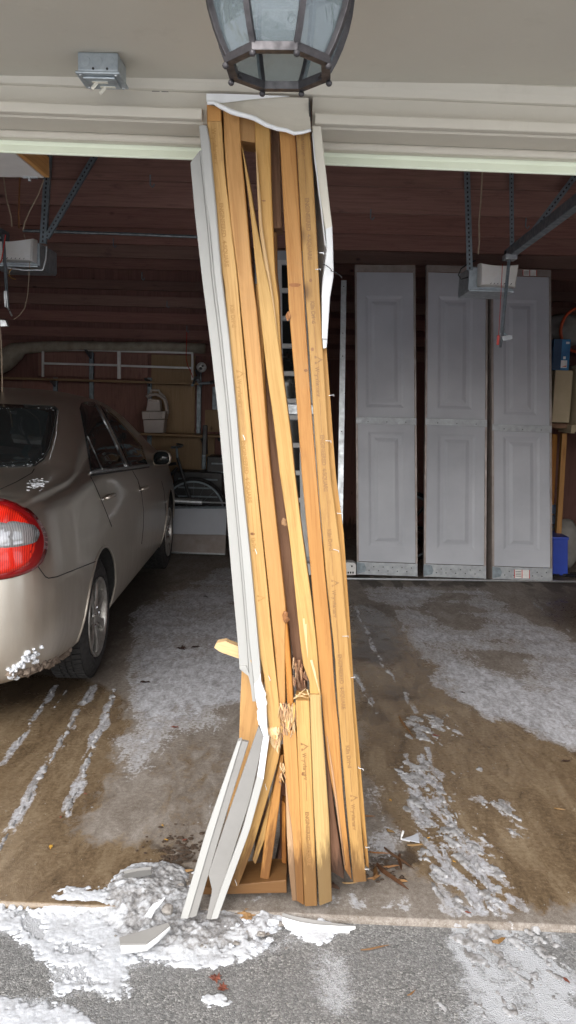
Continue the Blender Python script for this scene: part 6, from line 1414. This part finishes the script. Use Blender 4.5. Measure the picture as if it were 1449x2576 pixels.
stick(k8, 555, 1030, 600, 1042, .014, 'fresh', 'pale torn chip at the end of the dark splinters')
stick(k8, 400, 1025, 470, 1010, .010, 'pine2', 'orange sliver lying at the right corner of the post foot')
stick(k8, 560, 208, 628, 312, .012, 'pine2', 'long brown stick on the wet slab inside the right bay')
stick(k8, 365, 1384, 512, 1360, .008, 'pine2', 'thin reddish splinter on the bare asphalt right of the sliver', DZ+.004)
stick(k8, 1028, 1342, 1098, 1328, .018, 'pine3', 'tan chip lying on the slushy asphalt', DZ+.01)
stick(k8, 1340, 670, 1395, 680, .008, 'pine3', 'tiny straw sliver on the wet slab far right')
stick(k8, 160, 1218, 200, 1208, .012, 'pine2', 'small orange chip by the cladding sliver', DZ+.006)
stick(k8, 380, 708, 440, 712, .006, 'pine2', 'hair-thin tan splinter beside the right edge of the post')
stick(k8, 600, 1612, 645, 1585, .006, 'pine2', 'short reddish sliver on the lower asphalt', DZ+.004)
stick(k7, 915, 985, 972, 986, .014, 'fresh', 'pale splinter behind the outermost leaning casing')
stick(c5, 530, 1712, 622, 1690, .026, 'fresh', 'pale torn chip resting on the sill plate', .052)
stick(c5, 628, 1690, 660, 1752, .022, 'pine3', 'bent yellow chip resting on the sill plate', .05)
stick(c5, 720, 1745, 812, 1725, .010, 'fresh', 'thin pale sliver resting on the sill plate', .05)
stick(c5, 812, 1640, 870, 1600, .008, 'fresh', 'fine sliver inside the cavity of the post foot', .03)
stick(c5, 745, 1690, 830, 1668, .006, 'fresh', 'finest pale sliver behind the sill plate', .03)
stick(c5, 1225, 1758, 1330, 1762, .008, 'fresh', 'pale sliver under the right studs of the post')
stick(k8, 225, 1050, 250, 1080, .022, 'oldwood', 'brown wood crumb between the two groups of stud ends')
# bent plastic scrap
sc_ = thing('plastic_scrap', 'bent grey-white plastic scrap on the slab right of the post', 'scrap', G(*k8(620, 830)))
a, b, c = (G(*k8(x, y), z) for x, y, z in ((580, 785, .035), (568, 825, .004), (660, 845, .004)))
obj('bracket', MB().tube([a, (a+b)/2, b, (b+c)/2], .004, 6).mesh(), M['white_plastic'], sc_)
obj('sheet', MB().prism([G(*k8(x, y), .012) for x, y in ((572,825),(625,808),(655,795),(662,842),(615,832))], (0, 0, -.003)).mesh(), M['door_panel'], sc_)
# leaves
def leaf(fn, x, y, size, mat, label, rot=0, z=.003, maple=False, grp='fallen leaves'):
    c = G(*fn(x, y), z); pts = []
    if maple: prof = [(0,-1),(.18,-.45),(.62,-.6),(.45,-.2),(.95,.05),(.55,.2),(.62,.6),(.22,.4),(0,1),(-.22,.4),(-.62,.6),(-.55,.2),(-.95,.05),(-.45,-.2),(-.62,-.6),(-.18,-.45)]
    else: prof = [(0,-1),(.25,-.6),(.42,-.1),(.36,.4),(.12,.85),(0,1),(-.14,.8),(-.38,.35),(-.4,-.15),(-.22,-.65)]
    ca, sa = math.cos(rot), math.sin(rot); v = [c + Vector((0, 0, .004))]
    for i, (a, b) in enumerate(prof): v.append(c + Vector(((a*ca-b*sa)*size, (a*sa+b*ca)*size, .002 + .35*size*abs(a) + .12*size*math.sin(i*2.3))))
    n_ = len(prof); o = obj('fallen_leaf', pydata(v, [(0, 1+i, 1+(i+1) % n_) for i in range(n_)]), M[mat]); return tag(o, label, 'leaf', grp)
leaf(k7, 1085, 1530, .021, 'leaf', 'curled red-brown leaf on the asphalt, upper of the pair', .3, DZ+.004, True); leaf(k7, 1118, 1580, .019, 'leaf', 'red-brown leaf on the asphalt, lower of the pair', 1.4, DZ+.004, True)
leaf(k7, 255, 868, .015, 'leafy', 'yellow leaf on the wet slab at the left', .2); leaf(k7, 836, 832, .009, 'leafy', 'tiny yellow-green leaf near the mulch by the casing', 1.2); leaf(k7, 930, 832, .010, 'leaf', 'small rusty leaf beside the leaning casing', 2); leaf(k7, 818, 760, .008, 'leafy', 'small orange leaf above the mulch', .5)
leaf(k7, 430, 600, .010, 'leaf', 'small rusty leaf caught in the slush ridge', .9, .012); leaf(k7, 305, 718, .009, 'leaf', 'small rusty leaf left of the slush ridge end', .2)
leaf(k7, 880, 265, .020, 'leaf', 'brown leaf lying on the pale frost beside the post', 1.5); leaf(k7, 730, 38, .030, 'leafd', 'dark wet leaf on the frost behind the rear tyre', 1.6)
leaf(lambda x, y: (x, y), 456, 1632, .038, 'leafd', 'larger dark wet leaf on the frost beyond the post stub', .8, .004, True); leaf(lambda x, y: (x, y), 492, 1628, .028, 'leafd', 'curved dark leaf touching the larger wet leaf', 2.0, .004); leaf(lambda x, y: (x, y), 517, 1502, .030, 'leafd', 'dark leaf deep in the left bay', .7, .006)
leaf(k8, 836, 942, .008, 'leafy', 'small yellow leaf in the tyre slush by the ridges', .7, .012); leaf(k8, 906, 1198, .011, 'leaf', 'orange-red leaf at the slab edge in the slush', 1.2, .008); leaf(k8, 708, 822, .008, 'leafy', 'yellow leaf beside the plastic scrap', 2.2, .006); leaf(k8, 745, 308, .018, 'leaf', 'brown leaf in the slush deep inside the right bay', 1.1, .008); leaf(k8, 515, 632, .010, 'leafy', 'ochre leaf on the slab right of the post', .3); leaf(k8, 1400, 1540, .014, 'leaf', 'red-brown leaf in the slush at the lower right corner', .4, DZ+.006)
leaf(k8, 880, 90, .016, 'leafd', 'small dark leaf on the wet edge of the frost', .8); leaf(k8, 1400, 436, .022, 'leafd', 'dark flattened leaf on the slab at far right', 1.5)
